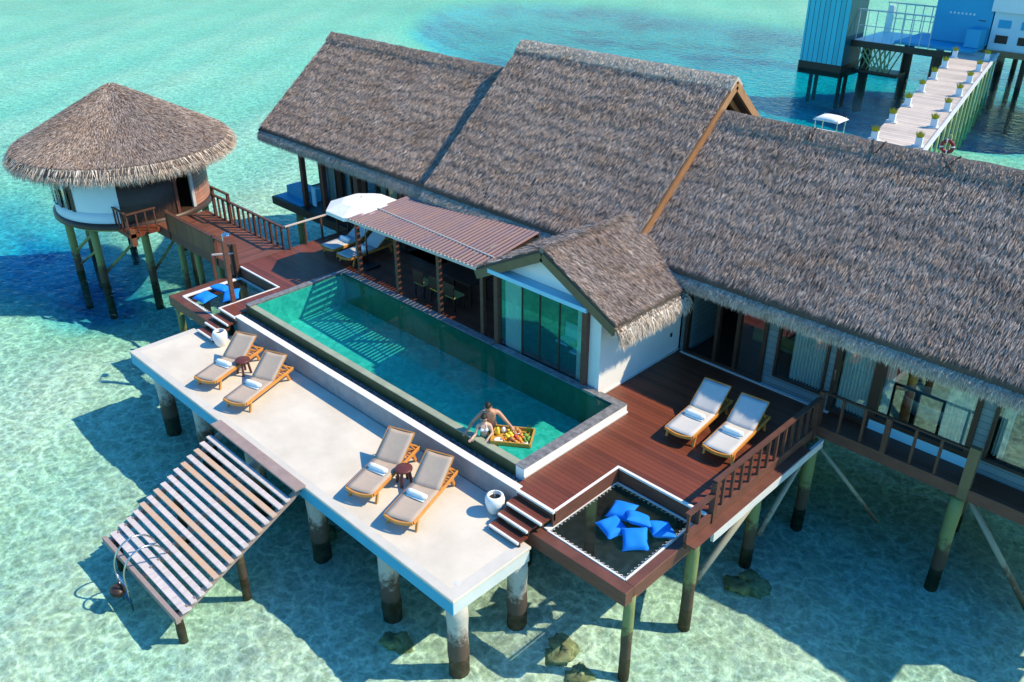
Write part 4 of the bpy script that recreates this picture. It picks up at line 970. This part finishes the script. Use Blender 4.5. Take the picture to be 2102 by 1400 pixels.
MB().box(-23.1,-21.9,3.55,4.75,D-.15,D+.0).build('boards',M['deck'],PR)
for x in (-23.05,-22.75,-22.45,-22.1,-21.95): MB().box(x-.025,x+.025,3.56,3.61,D,1.35).build('baluster',M['rail'],PR)
MB().box(-23.1,-21.9,3.54,3.63,1.35,1.40).box(-21.95,-21.86,3.54,4.7,1.35,1.40).build('handrail',M['rail'],PR)
for y in (3.9,4.25,4.6): MB().box(-21.93,-21.88,y,y+.05,D,1.35).build('baluster',M['rail'],PR)
MB().box(-22.1,-21.9,3.6,3.8,.1,.75).build('corner_block',M['panel'],PR)
PH=thing('edge_railing','low dark railing at the open left edge of the deck under the left wing','railing',(-16.5,8,D))
MB().beam((-16.45,6.9,1.48),(-16.45,9.6,1.46),.05,.05).build('handrail',M['lath_edge'],PH)
for y in (7.0,7.7,8.4,9.1,9.55): MB().box(-16.48,-16.42,y-.03,y+.03,D,1.45).build('baluster',M['rail'],PH)
SP=thing('shower_post','tall reddish timber shower post with a pale head beside the left net','shower',(-14.3,3.5,D))
MB().box(-14.12,-14.0,3.3,3.42,.15,2.66).build('post',M['beam'],SP)
MB().tube([(-14.06,3.36,2.62),(-14.06,3.36,2.78),(-14.25,3.55,2.82),(-14.35,3.6,2.74)],.025,8).build('pipe',M['steel'],SP)
MB().lathe([(.001,.02),(.13,.02),(.14,0),(.001,0)],(-14.36,3.62,2.70),16).build('shower_head',M['steel'],SP)
SR=thing('net_railing','short rail of two posts between the left net and the bridge','railing',(-16.6,4.6,D))
MB().box(-16.95,-16.85,4.2,4.3,.1,1.06).build('post',M['rail'],SR); MB().box(-16.5,-16.38,4.8,4.92,.2,1.44).build('post',M['rail'],SR)
MB().beam((-16.9,4.25,1.08),(-16.44,4.86,1.1),.05,.05).build('handrail',M['lath_edge'],SR)

# ------------------------------------------------------------------ far jetty and buildings
JT=thing('long_jetty','long pale boardwalk jetty on green timber posts running to the far buildings','jetty',(-9,47,.4))
a=Vector((-6.2,33.0,.5)); b=Vector((-12.6,62.6,.5)); dr=(b-a).normalized(); sd=Vector((dr.y,-dr.x,0))
hw=1.32
MB().add([a-sd*hw,a+sd*hw,b+sd*hw,b-sd*hw]+[p-Vector((0,0,.15)) for p in (a-sd*hw,a+sd*hw,b+sd*hw,b-sd*hw)],[(0,1,2,3),(7,6,5,4),(0,4,5,1),(1,5,6,2),(2,6,7,3),(3,7,4,0)]).build('boards',M['jetty'],JT)
MB().beam(a+sd*(hw+.12)+Vector((0,0,.02)),b+sd*(hw+.12)+Vector((0,0,.02)),.16,.16).build('kerb',M['ledge'],JT)
for i in range(15):
    p=a+dr*(i*2.05); q=p+sd*(hw+.12); pile(JT,q.x,q.y,.35,.07,'green_post' if True else '',zb=-3.4)
for i in range(8):
    q=a+dr*(i*3.9)-sd*(hw-.1); pile(JT,q.x,q.y,.34,.10,'green_post',zb=-3.4)
ords=['nearest','second','third','fourth','fifth','sixth','seventh','eighth']
pp=None
for side,nm in ((-1,'left'),(1,'right')):
    for i in range(7):
        q=a+dr*(2.6+i*4.1)+sd*side*(hw-.28)
        lb=f'white jetty planter with yellow green plant, {ords[i]} from the roof on the {nm} side'
        if pp is None:
            pp=thing('jetty_planter',lb,'planter',local=True,group='white planters along the jetty')
            MB().box(-.16,.16,-.16,.16,0,.48).build('box',M['pale_wall'],pp); MB().box(-.30,.26,-.26,.26,.0,.06).build('plinth',M['ledge'],pp)
            mb=MB()
            for k in range(70):
                aa=random.uniform(0,2*PI); rr=random.uniform(0,.15); h=random.uniform(.08,.3); x,y=rr*math.cos(aa),rr*math.sin(aa)
                mb.add([(x-.03,y,.47),(x+.03,y,.47),(x*1.7+random.uniform(-.05,.05),y*1.7,.5+h)],[(0,1,2)])
            mb.build('plant',M['leaf'],pp); o=pp
        else: o=dup(pp,q,0,lb)
        o.location=q; o.rotation_euler=(0,0,math.atan2(dr.y,dr.x)-PI/2)
TW=thing('clad_tower','teal ribbed metal clad tower standing in the channel at the top right','tower',(-23,61,0))
MB().box(-24.95,-21.4,60,63,-1.35,7.5).build('cladding',M['teal_clad'],TW)
MB().box(-25.0,-21.35,59.95,63.05,-2.3,-1.352).build('base',M['dark_wood'],TW)
for x in (-24.5,-22):
    for y in (61.5,62.5): MB().tube([(x,y,-2.2),(x,y,-5)],.16,10).build('pile',M['dark_wood'],TW)
PF=thing('gangway_platform','white railed platform on lattice struts between the tower and the blue building','platform',(-18,63,.5))
MB().box(-21.3,-18.3,61.2,66.5,.42,.52).build('floor',M['trim'],PF); MB().box(-18.3,-12.6,61.6,66.5,.52,.72).build('floor',M['blue_wall'],PF)
MB().box(-21.4,-12.2,61.0,61.18,.05,.5).build('edge_beam',M['dark_wood'],PF); MB().box(-21.4,-12.2,66.51,66.7,.05,.42).build('edge_beam',M['dark_wood'],PF)
for y in (61.3,66.4):
    MB().tube([(-21.3,y,2.75),(-15.6,y,2.75)],.06,6).build('top_rail',M['ledge'],PF); MB().tube([(-21.3,y,1.6),(-15.6,y,1.6)],.03,6).build('mid_rail',M['ledge'],PF)
    for k in range(9): x=-21.2+k*.7; MB().tube([(x,y,.5),(x,y,2.75)],.035,6).build('rail_post',M['ledge'],PF)
MB().box(-21.0,-20.6,66.0,66.2,.5,2.6).build('white_panel',M['white'],PF)
for k in range(7):
    x=-21.0+k*.45; MB().beam((x,61.3,.1),(x+1.3-(k*.25),61.8,-1.7),.10,.10).build('strut',M['green_post'],PF); MB().beam((x+.9,61.25,.1),(x-.1,61.9,-1.7),.08,.08).build('strut',M['green_post'],PF)
MB().box(-21.2,-17.6,61.6,63.2,-2.0,-1.72).build('lower_beam',M['dark_wood'],PF)
for x,y in ((-15.0,61.9),(-14.6,64.5),(-18,64),(-20.5,62.2)): MB().tube([(x,y,.3),(x,y,-6)],.38,12).build('pile',M['dark_wood'],PF)
BB=thing('blue_building','saturated blue walled service building beyond the end of the jetty','building',(-14,66,1))
MB().box(-16.6,-12.5,64,72,.75,7.5).build('wall',M['blue_wall'],BB)
for k in range(7): MB().box(-15.55+k*.28,-15.42+k*.28,63.97,63.995,2.75+.0,2.88).build('vent_slot',M['white'],BB)
MB().box(-13.4,-12.9,63.97,63.995,2.42,2.48).build('wall_lamp',M['dark_wood'],BB)
MB().box(-13.6,-12.6,62.6,63.9,.75,2.0).build('blue_door',M['blue_wall'],BB)
for x in (-16,-13): 
    for y in (65,70): pile(BB,x,y,.7,.3,'conc',zb=-7)
PB=thing('pale_building','pale blue white building on dark stilts at the top right corner','building',(-8,67,1))
MB().box(-12.4,2,64,74,.55,3.2).build('wall',M['pale_wall'],PB); MB().box(-12.6,2.2,63.7,74,3.202,7.5).build('upper_wall',M['white'],PB)
MB().box(-12.6,2.2,63.75,74,.15,.548).build('floor_beam',M['orange_board'],PB)
for r_ in range(2):
    for c_ in range(6):
        x=-12.0+c_*1.55; z=1.05+r_*1.05; MB().box(x,x+.85,63.96,63.99,z,z+.55).build('window',M['dark_wood'] if r_==0 else M['blue_wall'],PB)
for x in (-12.2,-9.8,-6,-2):
    for y in (64.6,71): MB().tube([(x,y,.2),(x,y,-7)],.2,10).build('pile',M['dark_wood'],PB)
# life ring on its stand and boat
t=thing('life_ring','dark red and white life ring on a post behind the right roof','life ring',(-4.4,35.8,.5))
mb=MB(); 
for i in range(24):
    mb.m=1 if i%6==0 else 0
    p0=[( -4.4+.27*math.cos(2*PI*(i+s)/24),35.8,.78+.27*math.sin(2*PI*(i+s)/24)) for s in (0,1)]
    mb.tube(p0,.09,8,cap=False)
mb.build('ring',[M['red'],M['white']],t,True); MB().box(-4.46,-4.34,35.95,36.05,-3.2,1.3).build('stand',M['green_post'],t)
BT=thing('small_boat','small boat with a white canopy moored behind the right roof','boat',(-13.6,43.5,WZ))
mb=MB(); cx,cy=-13.05,41.6; ring=[(-1.5,0),(-1.3,.6),(1.,.65),(1.9,0),(1.,-.65),(-1.3,-.6)]
vs=[(cx+x*.75,cy+y*.6,WZ-.15) for x,y in ring]+[(cx+x,cy+y,WZ+.5) for x,y in ring]+[(cx+x*.88,cy+y*.88,WZ+.5) for x,y in ring]+[(cx+x*.7,cy+y*.7,WZ+.15) for x,y in ring]
fs=[tuple(range(6))[::-1],tuple(range(18,24))]+[(i+6*k,(i+1)%6+6*k,(i+1)%6+6*k+6,i+6*k+6) for k in range(3) for i in range(6)]
mb.add(vs,fs).build('hull',M['white'],BT)
mb=MB(); n=8
for i in range(n+1):
    for j in range(n+1):
        u=i/n*2-1;v=j/n*2-1; mb.v.append((cx+u*.8,cy+v*.65,WZ+1.35+.22*(1-u**4)*(1-v**4)))
for i in range(n):
    for j in range(n): q=i*(n+1)+j; mb.f.append((q,q+1,q+n+2,q+n+1)); mb.mi.append(0)
cn=mb.build('canopy',M['white'],BT,True); cn.modifiers.new('thick','SOLIDIFY').thickness=.05
for dx in (-.72,.72):
    for dy in (-.58,.58): MB().tube([(cx+dx*.95,cy+dy*.8,WZ+.4),(cx+dx*.95,cy+dy*.95,WZ+1.5)],.025,6).build('canopy_pole',M['steel'],BT)

# ------------------------------------------------------------------ coral rocks
for i,(x,y,r,lb) in enumerate([(.97,2.2,.34,'yellowish coral head on the sand between the net pile and the terrace corner'),(1.65,2.0,.24,'small coral head just right of the larger yellowish one'),(2.75,6.9,.40,'dark mushroom shaped rock in the shaded water under the right deck'),(-1.9,-.1,.30,'brown rock in the shadow just in front of the terrace edge'),(-6.1,.9,.3,'brown lump on the sea bed below the terrace beside a pile')]):
    me=MB(); n=14
    for a_ in range(n+1):
        for b_ in range(20):
            th=PI*a_/n; ph=2*PI*b_/20; q=1+.28*math.sin(3*th+2*ph+i)+.16*math.sin(7*ph+i*2+4*th)+random.uniform(-.07,.07)
            me.v.append((x+r*q*math.sin(th)*math.cos(ph)*1.1,y+r*q*math.sin(th)*math.sin(ph),float(bed_h(np.array(x),np.array(y)))+.02+r*.55*q*math.cos(th)))
    for a_ in range(n):
        for b_ in range(20): me.f.append((a_*20+b_,a_*20+(b_+1)%20,(a_+1)*20+(b_+1)%20,(a_+1)*20+b_)); me.mi.append(0)
    tag(me.build('coral_rock',M['coral'],smooth=True),lb,'rock','rocks on the lagoon floor')

# ------------------------------------------------------------------ people
def skin_mesh(joints,edges,root,sub=2):
    me=bpy.data.meshes.new('tmp'); names=list(joints); idx={n:i for i,n in enumerate(names)}
    me.from_pydata([joints[n][0] for n in names],[(idx[a],idx[b]) for a,b in edges],[]); o=bpy.data.objects.new('tmp',me); COL.objects.link(o)
    o.modifiers.new('s','SKIN'); sk=me.skin_vertices[0].data
    for n,i in idx.items(): r=joints[n][1]; sk[i].radius=(r,r) if isinstance(r,(int,float)) else r; sk[i].use_root=(n==root)
    s=o.modifiers.new('b','SUBSURF'); s.levels=sub; s.render_levels=sub
    bpy.context.view_layer.update(); dg=bpy.context.evaluated_depsgraph_get(); ev=bpy.data.meshes.new_from_object(o.evaluated_get(dg))
    vs=[tuple(v.co) for v in ev.vertices]; fs=[tuple(p.vertices) for p in ev.polygons]
    bpy.data.objects.remove(o); return vs,fs
def head(mb,c,f,up,s=1.,skin=0,lip=2,eye=1):
    """face looks along f"""
    f=Vector(f).normalized(); up=Vector(up); r=f.cross(up).normalized(); up=r.cross(f).normalized()
    Mx=Matrix((( r.x,f.x,up.x,c[0]),(r.y,f.y,up.y,c[1]),(r.z,f.z,up.z,c[2]),(0,0,0,1)))
    n=18; m=24; o=len(mb.v)
    for i in range(n+1):
        for j in range(m):
            th=PI*i/n; ph=2*PI*j/m; x=.076*math.sin(th)*math.cos(ph); y=.096*math.sin(th)*math.sin(ph); z=.118*math.cos(th)
            if z<0: x*=1+z*2.2; y*=(1+z*1.2)
            fr=max(0,math.sin(ph))**2*math.sin(th)
            y+=.016*math.exp(-((x/.012)**2)-((z+.018)/.028)**2)*(1 if y>0 else 0)      # nose
            if y>0: y-=.008*math.exp(-((abs(x)-.03)/.016)**2-((z-.012)/.016)**2)         # eye sockets
            if y>0: y+=.006*math.exp(-(x/.03)**2-((z+.085)/.02)**2)                        # chin
            mb.v.append(tuple(Mx@Vector((x*s,y*s,z*s))))
    for i in range(n):
        for j in range(m): mb.f.append((o+i*m+j,o+i*m+(j+1)%m,o+(i+1)*m+(j+1)%m,o+(i+1)*m+j)); mb.mi.append(skin)
    for sx in (-1,1):
        mb.m=skin; mb.sphere(tuple(Mx@Vector((sx*.077*s,-.005,0))),.022*s,6,(.6,.9,1.4))
        mb.m=eye; mb.sphere(tuple(Mx@Vector((sx*.030*s,.083*s,.012*s))),.011*s,6)
    mb.m=lip; mb.sphere(tuple(Mx@Vector((0,.084*s,-.055*s))),.016*s,6,(1.2,.7,.45)); mb.m=0
    return Mx
def hand(J,E,wrist,w,dirv,palmn,pre,curl=.4,r=.0085):
    d=Vector(dirv).normalized(); pn=Vector(palmn); sdv=d.cross(pn).normalized(); pn=sdv.cross(d).normalized(); w=Vector(w)
    J[pre+'palm']=(tuple(w+d*.05),(.034,.018)); E.append((wrist,pre+'palm'))
    for k,(o_,l) in enumerate(((-.030,.066),(-.010,.078),(.010,.074),(.030,.058))):
        b0=w+d*.085+sdv*o_; p=b0; dd=d.copy(); last=pre+'palm'; J[pre+f'k{k}']=(tuple(b0),r*1.15); E.append((last,pre+f'k{k}')); last=pre+f'k{k}'
        for q in range(2):
            dd=(dd-pn*curl*.6).normalized(); p=p+dd*l/2; J[pre+f'f{k}{q}']=(tuple(p),r*(.95-.15*q)); E.append((last,pre+f'f{k}{q}')); last=pre+f'f{k}{q}'
    t0=w+d*.035-sdv*.035; t1=t0-sdv*.022+d*.03-pn*.01; t2=t1-sdv*.006+d*.028-pn*.012
    for n_,p,rr in ((pre+'t0',t0,.011),(pre+'t1',t1,.010),(pre+'t2',t2,.008)): J[n_]=(tuple(p),rr)
    E+=[(pre+'palm',pre+'t0'),(pre+'t0',pre+'t1'),(pre+'t1',pre+'t2')]
def person(label,name_root,base,facing,J,E,headc,headf,headup,skin,hs,cloth):
    root=thing('person',label,'person',base)
    vs,fs=skin_mesh(J,E,'pelvis'); mb=MB(); mb.add(vs,fs)
    Mx=head(mb,headc,headf,headup,hs)
    mb.build('body',[skin,M['black'],M['lip']],root,True)
    for nm,fn,mt in cloth: fn(Mx).build(nm,mt,root,True)
    return root
# frame: r = to the image right, f = towards the camera
rr=Vector((.71,.704,0)); ff=Vector((.70,-.71,0))
def at(o,a,b,z): return tuple(Vector((o[0],o[1],0))+rr*a+ff*b+Vector((0,0,z)))
mo=(-3.02,3.98)
J={'pelvis':(at(mo,.02,0,.70),(.155,.115)),'waist':(at(mo,.02,.02,.90),(.135,.10)),'chest':(at(mo,.0,.05,1.14),(.165,.115)),'upper':(at(mo,-.01,.08,1.27),(.13,.09)),'neck':(at(mo,-.02,.11,1.36),.058),'skull':(at(mo,-.03,.15,1.43),.05),
 'shR':(at(mo,-.19,.09,1.27),.062),'elR':(at(mo,-.42,.14,1.03),.046),'wrR':(at(mo,-.56,.30,.885),.031),
 'shL':(at(mo,.19,.07,1.28),.062),'elL':(at(mo,.36,.12,1.08),.046),'wrL':(at(mo,.50,.26,.99),.031),
 'hipR':(at(mo,-.09,0,.60),.095),'knR':(at(mo,-.10,.08,.26),.065),'anR':(at(mo,-.10,-.04,-.12),.042),'toR':(at(mo,-.11,.12,-.18),.035),
 'hipL':(at(mo,.12,0,.60),.095),'knL':(at(mo,.14,.09,.26),.065),'anL':(at(mo,.14,-.04,-.12),.042),'toL':(at(mo,.15,.12,-.18),.035)}
E=[('pelvis','waist'),('waist','chest'),('chest','upper'),('upper','neck'),('neck','skull'),('upper','shR'),('shR','elR'),('elR','wrR'),('upper','shL'),('shL','elL'),('elL','wrL'),('pelvis','hipR'),('hipR','knR'),('knR','anR'),('anR','toR'),('pelvis','hipL'),('hipL','knL'),('knL','anL'),('anL','toL')]
hand(J,E,'wrR',J['wrR'][0],Vector(J['wrR'][0])-Vector(J['elR'][0])+Vector((0,0,.05)),(0,0,1),'R',.3)
hand(J,E,'wrL',J['wrL'][0],Vector(J['wrL'][0])-Vector(J['elL'][0]),(0,0,1),'L',.5)
def hair_short(Mx):
    mb=MB(); n=10;m=20
    for i in range(n+1):
        for j in range(m):
            th=PI*.62*i/n; ph=2*PI*j/m; back=1 if math.sin(ph)<.3 else .62
            th*=back; q=1.10+.03*math.sin(9*ph+3*th); mb.v.append(tuple(Mx@Vector((.078*q*math.sin(th)*math.cos(ph),-.008+.098*q*math.sin(th)*math.sin(ph),.006+.122*q*math.cos(th)))))
    for i in range(n):
        for j in range(m): mb.f.append((i*m+j,i*m+(j+1)%m,(i+1)*m+(j+1)%m,(i+1)*m+j)); mb.mi.append(0)
    return mb
def shorts(Mx):
    mb=MB(); mb.tube([at(mo,.02,.0,.50),at(mo,.02,0,.66),at(mo,.02,.005,.80),at(mo,.02,.01,.86)],[.19,.185,.165,.150],20,cap=False)
    mb.tube([at(mo,-.095,0,.62),at(mo,-.10,.02,.34)],[.12,.115],16,cap=False); mb.tube([at(mo,.13,0,.62),at(mo,.135,.03,.34)],[.12,.115],16,cap=False); return mb
person('man with dark hair and mustard shorts standing in the pool beside the floating tray','m',(*mo,-.45),ff,J,E,at(mo,-.04,.20,1.50),(ff+Vector((0,0,-.45))-rr*.15),(0,0,1),M['skin_m'],1.0,[('hair',hair_short,M['hair']),('swim_shorts',shorts,M['shorts'])])
wo=(-2.90,3.66)
J={'pelvis':(at(wo,0,0,.66),(.15,.115)),'waist':(at(wo,.0,-.0,.80),(.105,.08)),'chest':(at(wo,.0,.0,.97),(.125,.09)),'upper':(at(wo,0,.01,1.08),(.10,.07)),'neck':(at(wo,0,.02,1.16),.045),'skull':(at(wo,0,.03,1.22),.04),
 'shR':(at(wo,-.145,.01,1.08),.048),'elR':(at(wo,-.20,.10,.87),.037),'wrR':(at(wo,-.27,.20,.84),.026),
 'shL':(at(wo,.145,.01,1.08),.048),'elL':(at(wo,.20,.09,.90),.037),'wrL':(at(wo,.10,.24,.84),.026),
 'hipR':(at(wo,-.08,.02,.58),.085),'knR':(at(wo,-.30,.02,.42),.062),'anR':(at(wo,-.55,-.16,.36),.04),'toR':(at(wo,-.66,-.20,.36),.03),
 'hipL':(at(wo,.08,-.02,.58),.085),'knL':(at(wo,-.10,-.26,.38),.062),'anL':(at(wo,-.30,-.42,.22),.04),'toL':(at(wo,-.40,-.5,.2),.03)}
E=[('pelvis','waist'),('waist','chest'),('chest','upper'),('upper','neck'),('neck','skull'),('upper','shR'),('shR','elR'),('elR','wrR'),('upper','shL'),('shL','elL'),('elL','wrL'),('pelvis','hipR'),('hipR','knR'),('knR','anR'),('anR','toR'),('pelvis','hipL'),('hipL','knL'),('knL','anL'),('anL','toL')]
hand(J,E,'wrR',J['wrR'][0],Vector(J['wrR'][0])-Vector(J['elR'][0]),(0,0,1),'R',.2,.0075)
hand(J,E,'wrL',J['wrL'][0],Vector(J['wrL'][0])-Vector(J['elL'][0]),(0,0,1),'L',.2,.0075)
def hair_long(Mx):
    mb=hair_short(Mx)
    mb.sphere(tuple(Mx@Vector((0,-.06,.08))),.05,8); mb.tube([Mx@Vector((0,-.07,.02)),Mx@Vector((0,-.10,-.10)),Mx@Vector((0,-.09,-.2))],[.06,.05,.02],10); return mb
def bikini(Mx):
    mb=MB()
    for s_ in (-1,1): mb.sphere(at(wo,s_*.052,.085,.985),.052,8,(1,1,.95)); mb.tube([at(wo,s_*.06,.11,1.03),at(wo,s_*.05,.05,1.15)],.006,6)
    mb.tube([at(wo,.13*math.cos(a_*PI/8),.098*math.sin(a_*PI/8),.95) for a_ in range(17)],.010,6,cap=False); return mb
def glasses(Mx):
    mb=MB()
    for s_ in (-1,1): mb.sphere(tuple(Mx@Vector((s_*.031,.088,.012))),.022,8,(1,1,.8)); mb.tube([Mx@Vector((s_*.05,.085,.015)),Mx@Vector((s_*.08,.0,.012))],.003,5)
    mb.tube([Mx@Vector((-.015,.095,.015)),Mx@Vector((.015,.095,.015))],.003,5); return mb
person('woman in white bikini top and dark sunglasses at the pool edge before the man','w',(*wo,.2),ff,J,E,at(wo,.0,.06,1.27),(ff+Vector((0,0,-.05))),(0,0,1),M['skin_f'],.93,[('hair',hair_long,M['hair']),('bikini_top',bikini,M['bikini']),('sunglasses',glasses,M['black'])])

# ------------------------------------------------------------------ floating tray
tc=Vector((-2.36,4.0,0)); u=Vector((.80,.60,0)); v=Vector((-.60,.80,0))
# long side follows the near edge of the tray in the picture
c0=Vector((-2.52,3.50,0)); c1=Vector((-1.76,4.02,0)); u=(c1-c0).normalized(); v=Vector((-u.y,u.x,0)); TL=(c1-c0).length+.02; TWd=.66
def tp(a_,b_,z): return tuple(c0+u*a_+v*b_+Vector((0,0,z)))
TR=thing('floating_tray','yellow rattan floating breakfast tray next to the man in the pool','tray',(-2.36,4.0,.8))
mb=MB(); mb.add([tp(0,0,.76),tp(TL,0,.76),tp(TL,TWd,.76),tp(0,TWd,.76),tp(0,0,.80),tp(TL,0,.80),tp(TL,TWd,.80),tp(0,TWd,.80)],[(3,2,1,0),(4,5,6,7),(0,1,5,4),(1,2,6,5),(2,3,7,6),(3,0,4,7)]); mb.build('base',M['tray'],TR)
mb=MB()
for p,q in (((0,0),(TL,0)),((TL,0),(TL,TWd)),((TL,TWd),(0,TWd)),((0,TWd),(0,0))): mb.beam(tp(*p,.83),tp(*q,.83),.035,.12)
mb.build('rim',M['tray'],TR,bevel=.008)
def onTray(name,label,cat,a_,b_,mbf,mt,group=None):
    c=Vector(tp(a_,b_,.802)); o=mbf(c).build(name,mt,None,True); return tag(o,label,cat,group)
def lump(n,r,sp,sc=(1,1,.8)):
    def f(c):
        mb=MB()
        for k in range(n): a_=2*PI*k/max(1,n)+.4; q=sp*1.25; rq=r*(1.15+.25*math.sin(k*2.3)); mb.sphere((c.x+q*math.cos(a_),c.y+q*math.sin(a_),c.z+rq*sc[2]),rq,7,sc)
        return mb
    return f
def plate(r,mats=None):
    def f(c): return MB().lathe([(.001,.004),(r*.6,.004),(r,.022),(r*.98,.028),(r*.6,.012),(.001,.012)],tuple(c),20)
    return f
def bowl(r):
    def f(c): return MB().lathe([(r*.4,0),(r*.85,.03),(r,.07),(r*.93,.07),(r*.7,.03),(.001,.02)],tuple(c),18)
    return f
onTray('plate','white round plate in the near left corner of the tray','plate',.16,.14,plate(.11),M['white'])
onTray('croissant','golden croissants piled near the front edge of the tray','pastry',.50,.12,lump(3,.05,.06,(1.3,.8,.8)),M['bread'])
onTray('fruit_pile','red sliced fruit at the middle of the tray','fruit',.52,.27,lump(4,.038,.06),M['f_red'])
onTray('orange_slices','orange fruit slices toward the front right of the tray','fruit',.66,.14,lump(4,.036,.055),M['f_or'])
onTray('mango_bowl','yellow fruit heap in the middle of the tray','fruit',.38,.36,lump(4,.045,.06),M['f_ye'])
onTray('bowl','white bowl of pastries near the back of the tray','bowl',.55,.50,bowl(.10),M['white'])
onTray('bread_roll','golden rolls inside the white bowl','pastry',.55,.50,lump(3,.045,.045,(1,1,1.2)),M['bread'])
onTray('herb_bunch','green leafy garnish in the far right corner of the tray','plant',.80,.55,lambda c:(lambda mb:[mb.add([(c.x-.012,c.y,c.z),(c.x+.012,c.y,c.z),(c.x+random.uniform(-.12,.12),c.y+random.uniform(-.12,.12),c.z+random.uniform(.08,.24))],[(0,1,2)]) for k in range(60)] and mb)(MB()),M['f_gr'])
onTray('green_fruit','green melon pieces on the right of the tray','fruit',.80,.34,lump(3,.045,.05),M['f_gr'])
onTray('orange_halves','orange halves behind the red fruit near the tray middle','fruit',.66,.34,lump(4,.036,.055),M['f_or'])
onTray('melon_slices','pale yellow melon slices at the back of the tray','fruit',.40,.55,lump(4,.04,.06),M['f_ye'])
onTray('salad_leaves','dark green salad leaves on the right edge of the tray','plant',.84,.22,lump(4,.03,.045),M['f_gr'])
onTray('napkin','folded white napkin at the front right corner of the tray','napkin',.83,.10,lambda c:MB().box(c.x-.07,c.x+.07,c.y-.06,c.y+.06,c.z,c.z+.03),M['towel'])
onTray('juice_jug','pale glass jug with yellow juice at the left of the tray','jug',.10,.38,lambda c:MB().lathe([(.001,0),(.045,0),(.055,.08),(.035,.16),(.04,.2),(.001,.2)],tuple(c),14),M['f_ye'])
onTray('tea_pot','white pot at the back left of the tray','pot',.22,.52,lambda c:MB().lathe([(.001,0),(.05,0),(.07,.06),(.05,.12),(.02,.14),(.001,.15)],tuple(c),14),M['white'])
onTray('berry_bowl','small bowl of pink berries near the centre left of the tray','fruit',.28,.22,lump(5,.026,.04),M['f_or'])

# ------------------------------------------------------------------ light, world, camera
W=bpy.data.worlds.new('World'); S.world=W; W.use_nodes=True; t=W.node_tree; t.nodes.clear()
sky=t.nodes.new('ShaderNodeTexSky'); sky.sky_type='NISHITA'; sky.sun_disc=False
el=math.asin(SUN.z); sky.sun_elevation=el; sky.sun_rotation=math.atan2(SUN.x,SUN.y); sky.altitude=0; sky.air_density=1.2; sky.dust_density=.3; sky.ozone_density=1.5
hs=t.nodes.new('ShaderNodeHueSaturation'); hs.inputs['Saturation'].default_value=1.45
bg=t.nodes.new('ShaderNodeBackground'); bg.inputs['Strength'].default_value=.15; out=t.nodes.new('ShaderNodeOutputWorld')
L(t,sky.outputs[0],hs.inputs['Color']); L(t,mixc(t,1.,hs.outputs[0],(.58,1.0,1.12),'MULTIPLY'),bg.inputs[0]); L(t,bg.outputs[0],out.inputs[0])
sl=bpy.data.lights.new('sun','SUN'); sl.energy=4.0; sl.angle=R(.53); sl.color=(1,.845,.575); so=bpy.data.objects.new('sun',sl); COL.objects.link(so)
so.rotation_euler=(-SUN).to_track_quat('-Z','Y').to_euler(); so.location=(20,20,40)
cam=bpy.data.cameras.new('camera'); co=bpy.data.objects.new('camera',cam); COL.objects.link(co)
cam.sensor_width=36; cam.lens=36*1802.5/2102; cam.clip_end=3000; cam.clip_start=.1
co.location=(9.777,-8.228,12.875); co.rotation_euler=(R(61.237),R(.0947),R(44.586)); S.camera=co
S.view_settings.view_transform='Standard'; S.view_settings.look='None'; S.view_settings.gamma=1; S.view_settings.exposure=.7
S.cycles.max_bounces=8; S.cycles.transparent_max_bounces=16; S.cycles.diffuse_bounces=3; S.cycles.glossy_bounces=3; S.cycles.volume_bounces=0
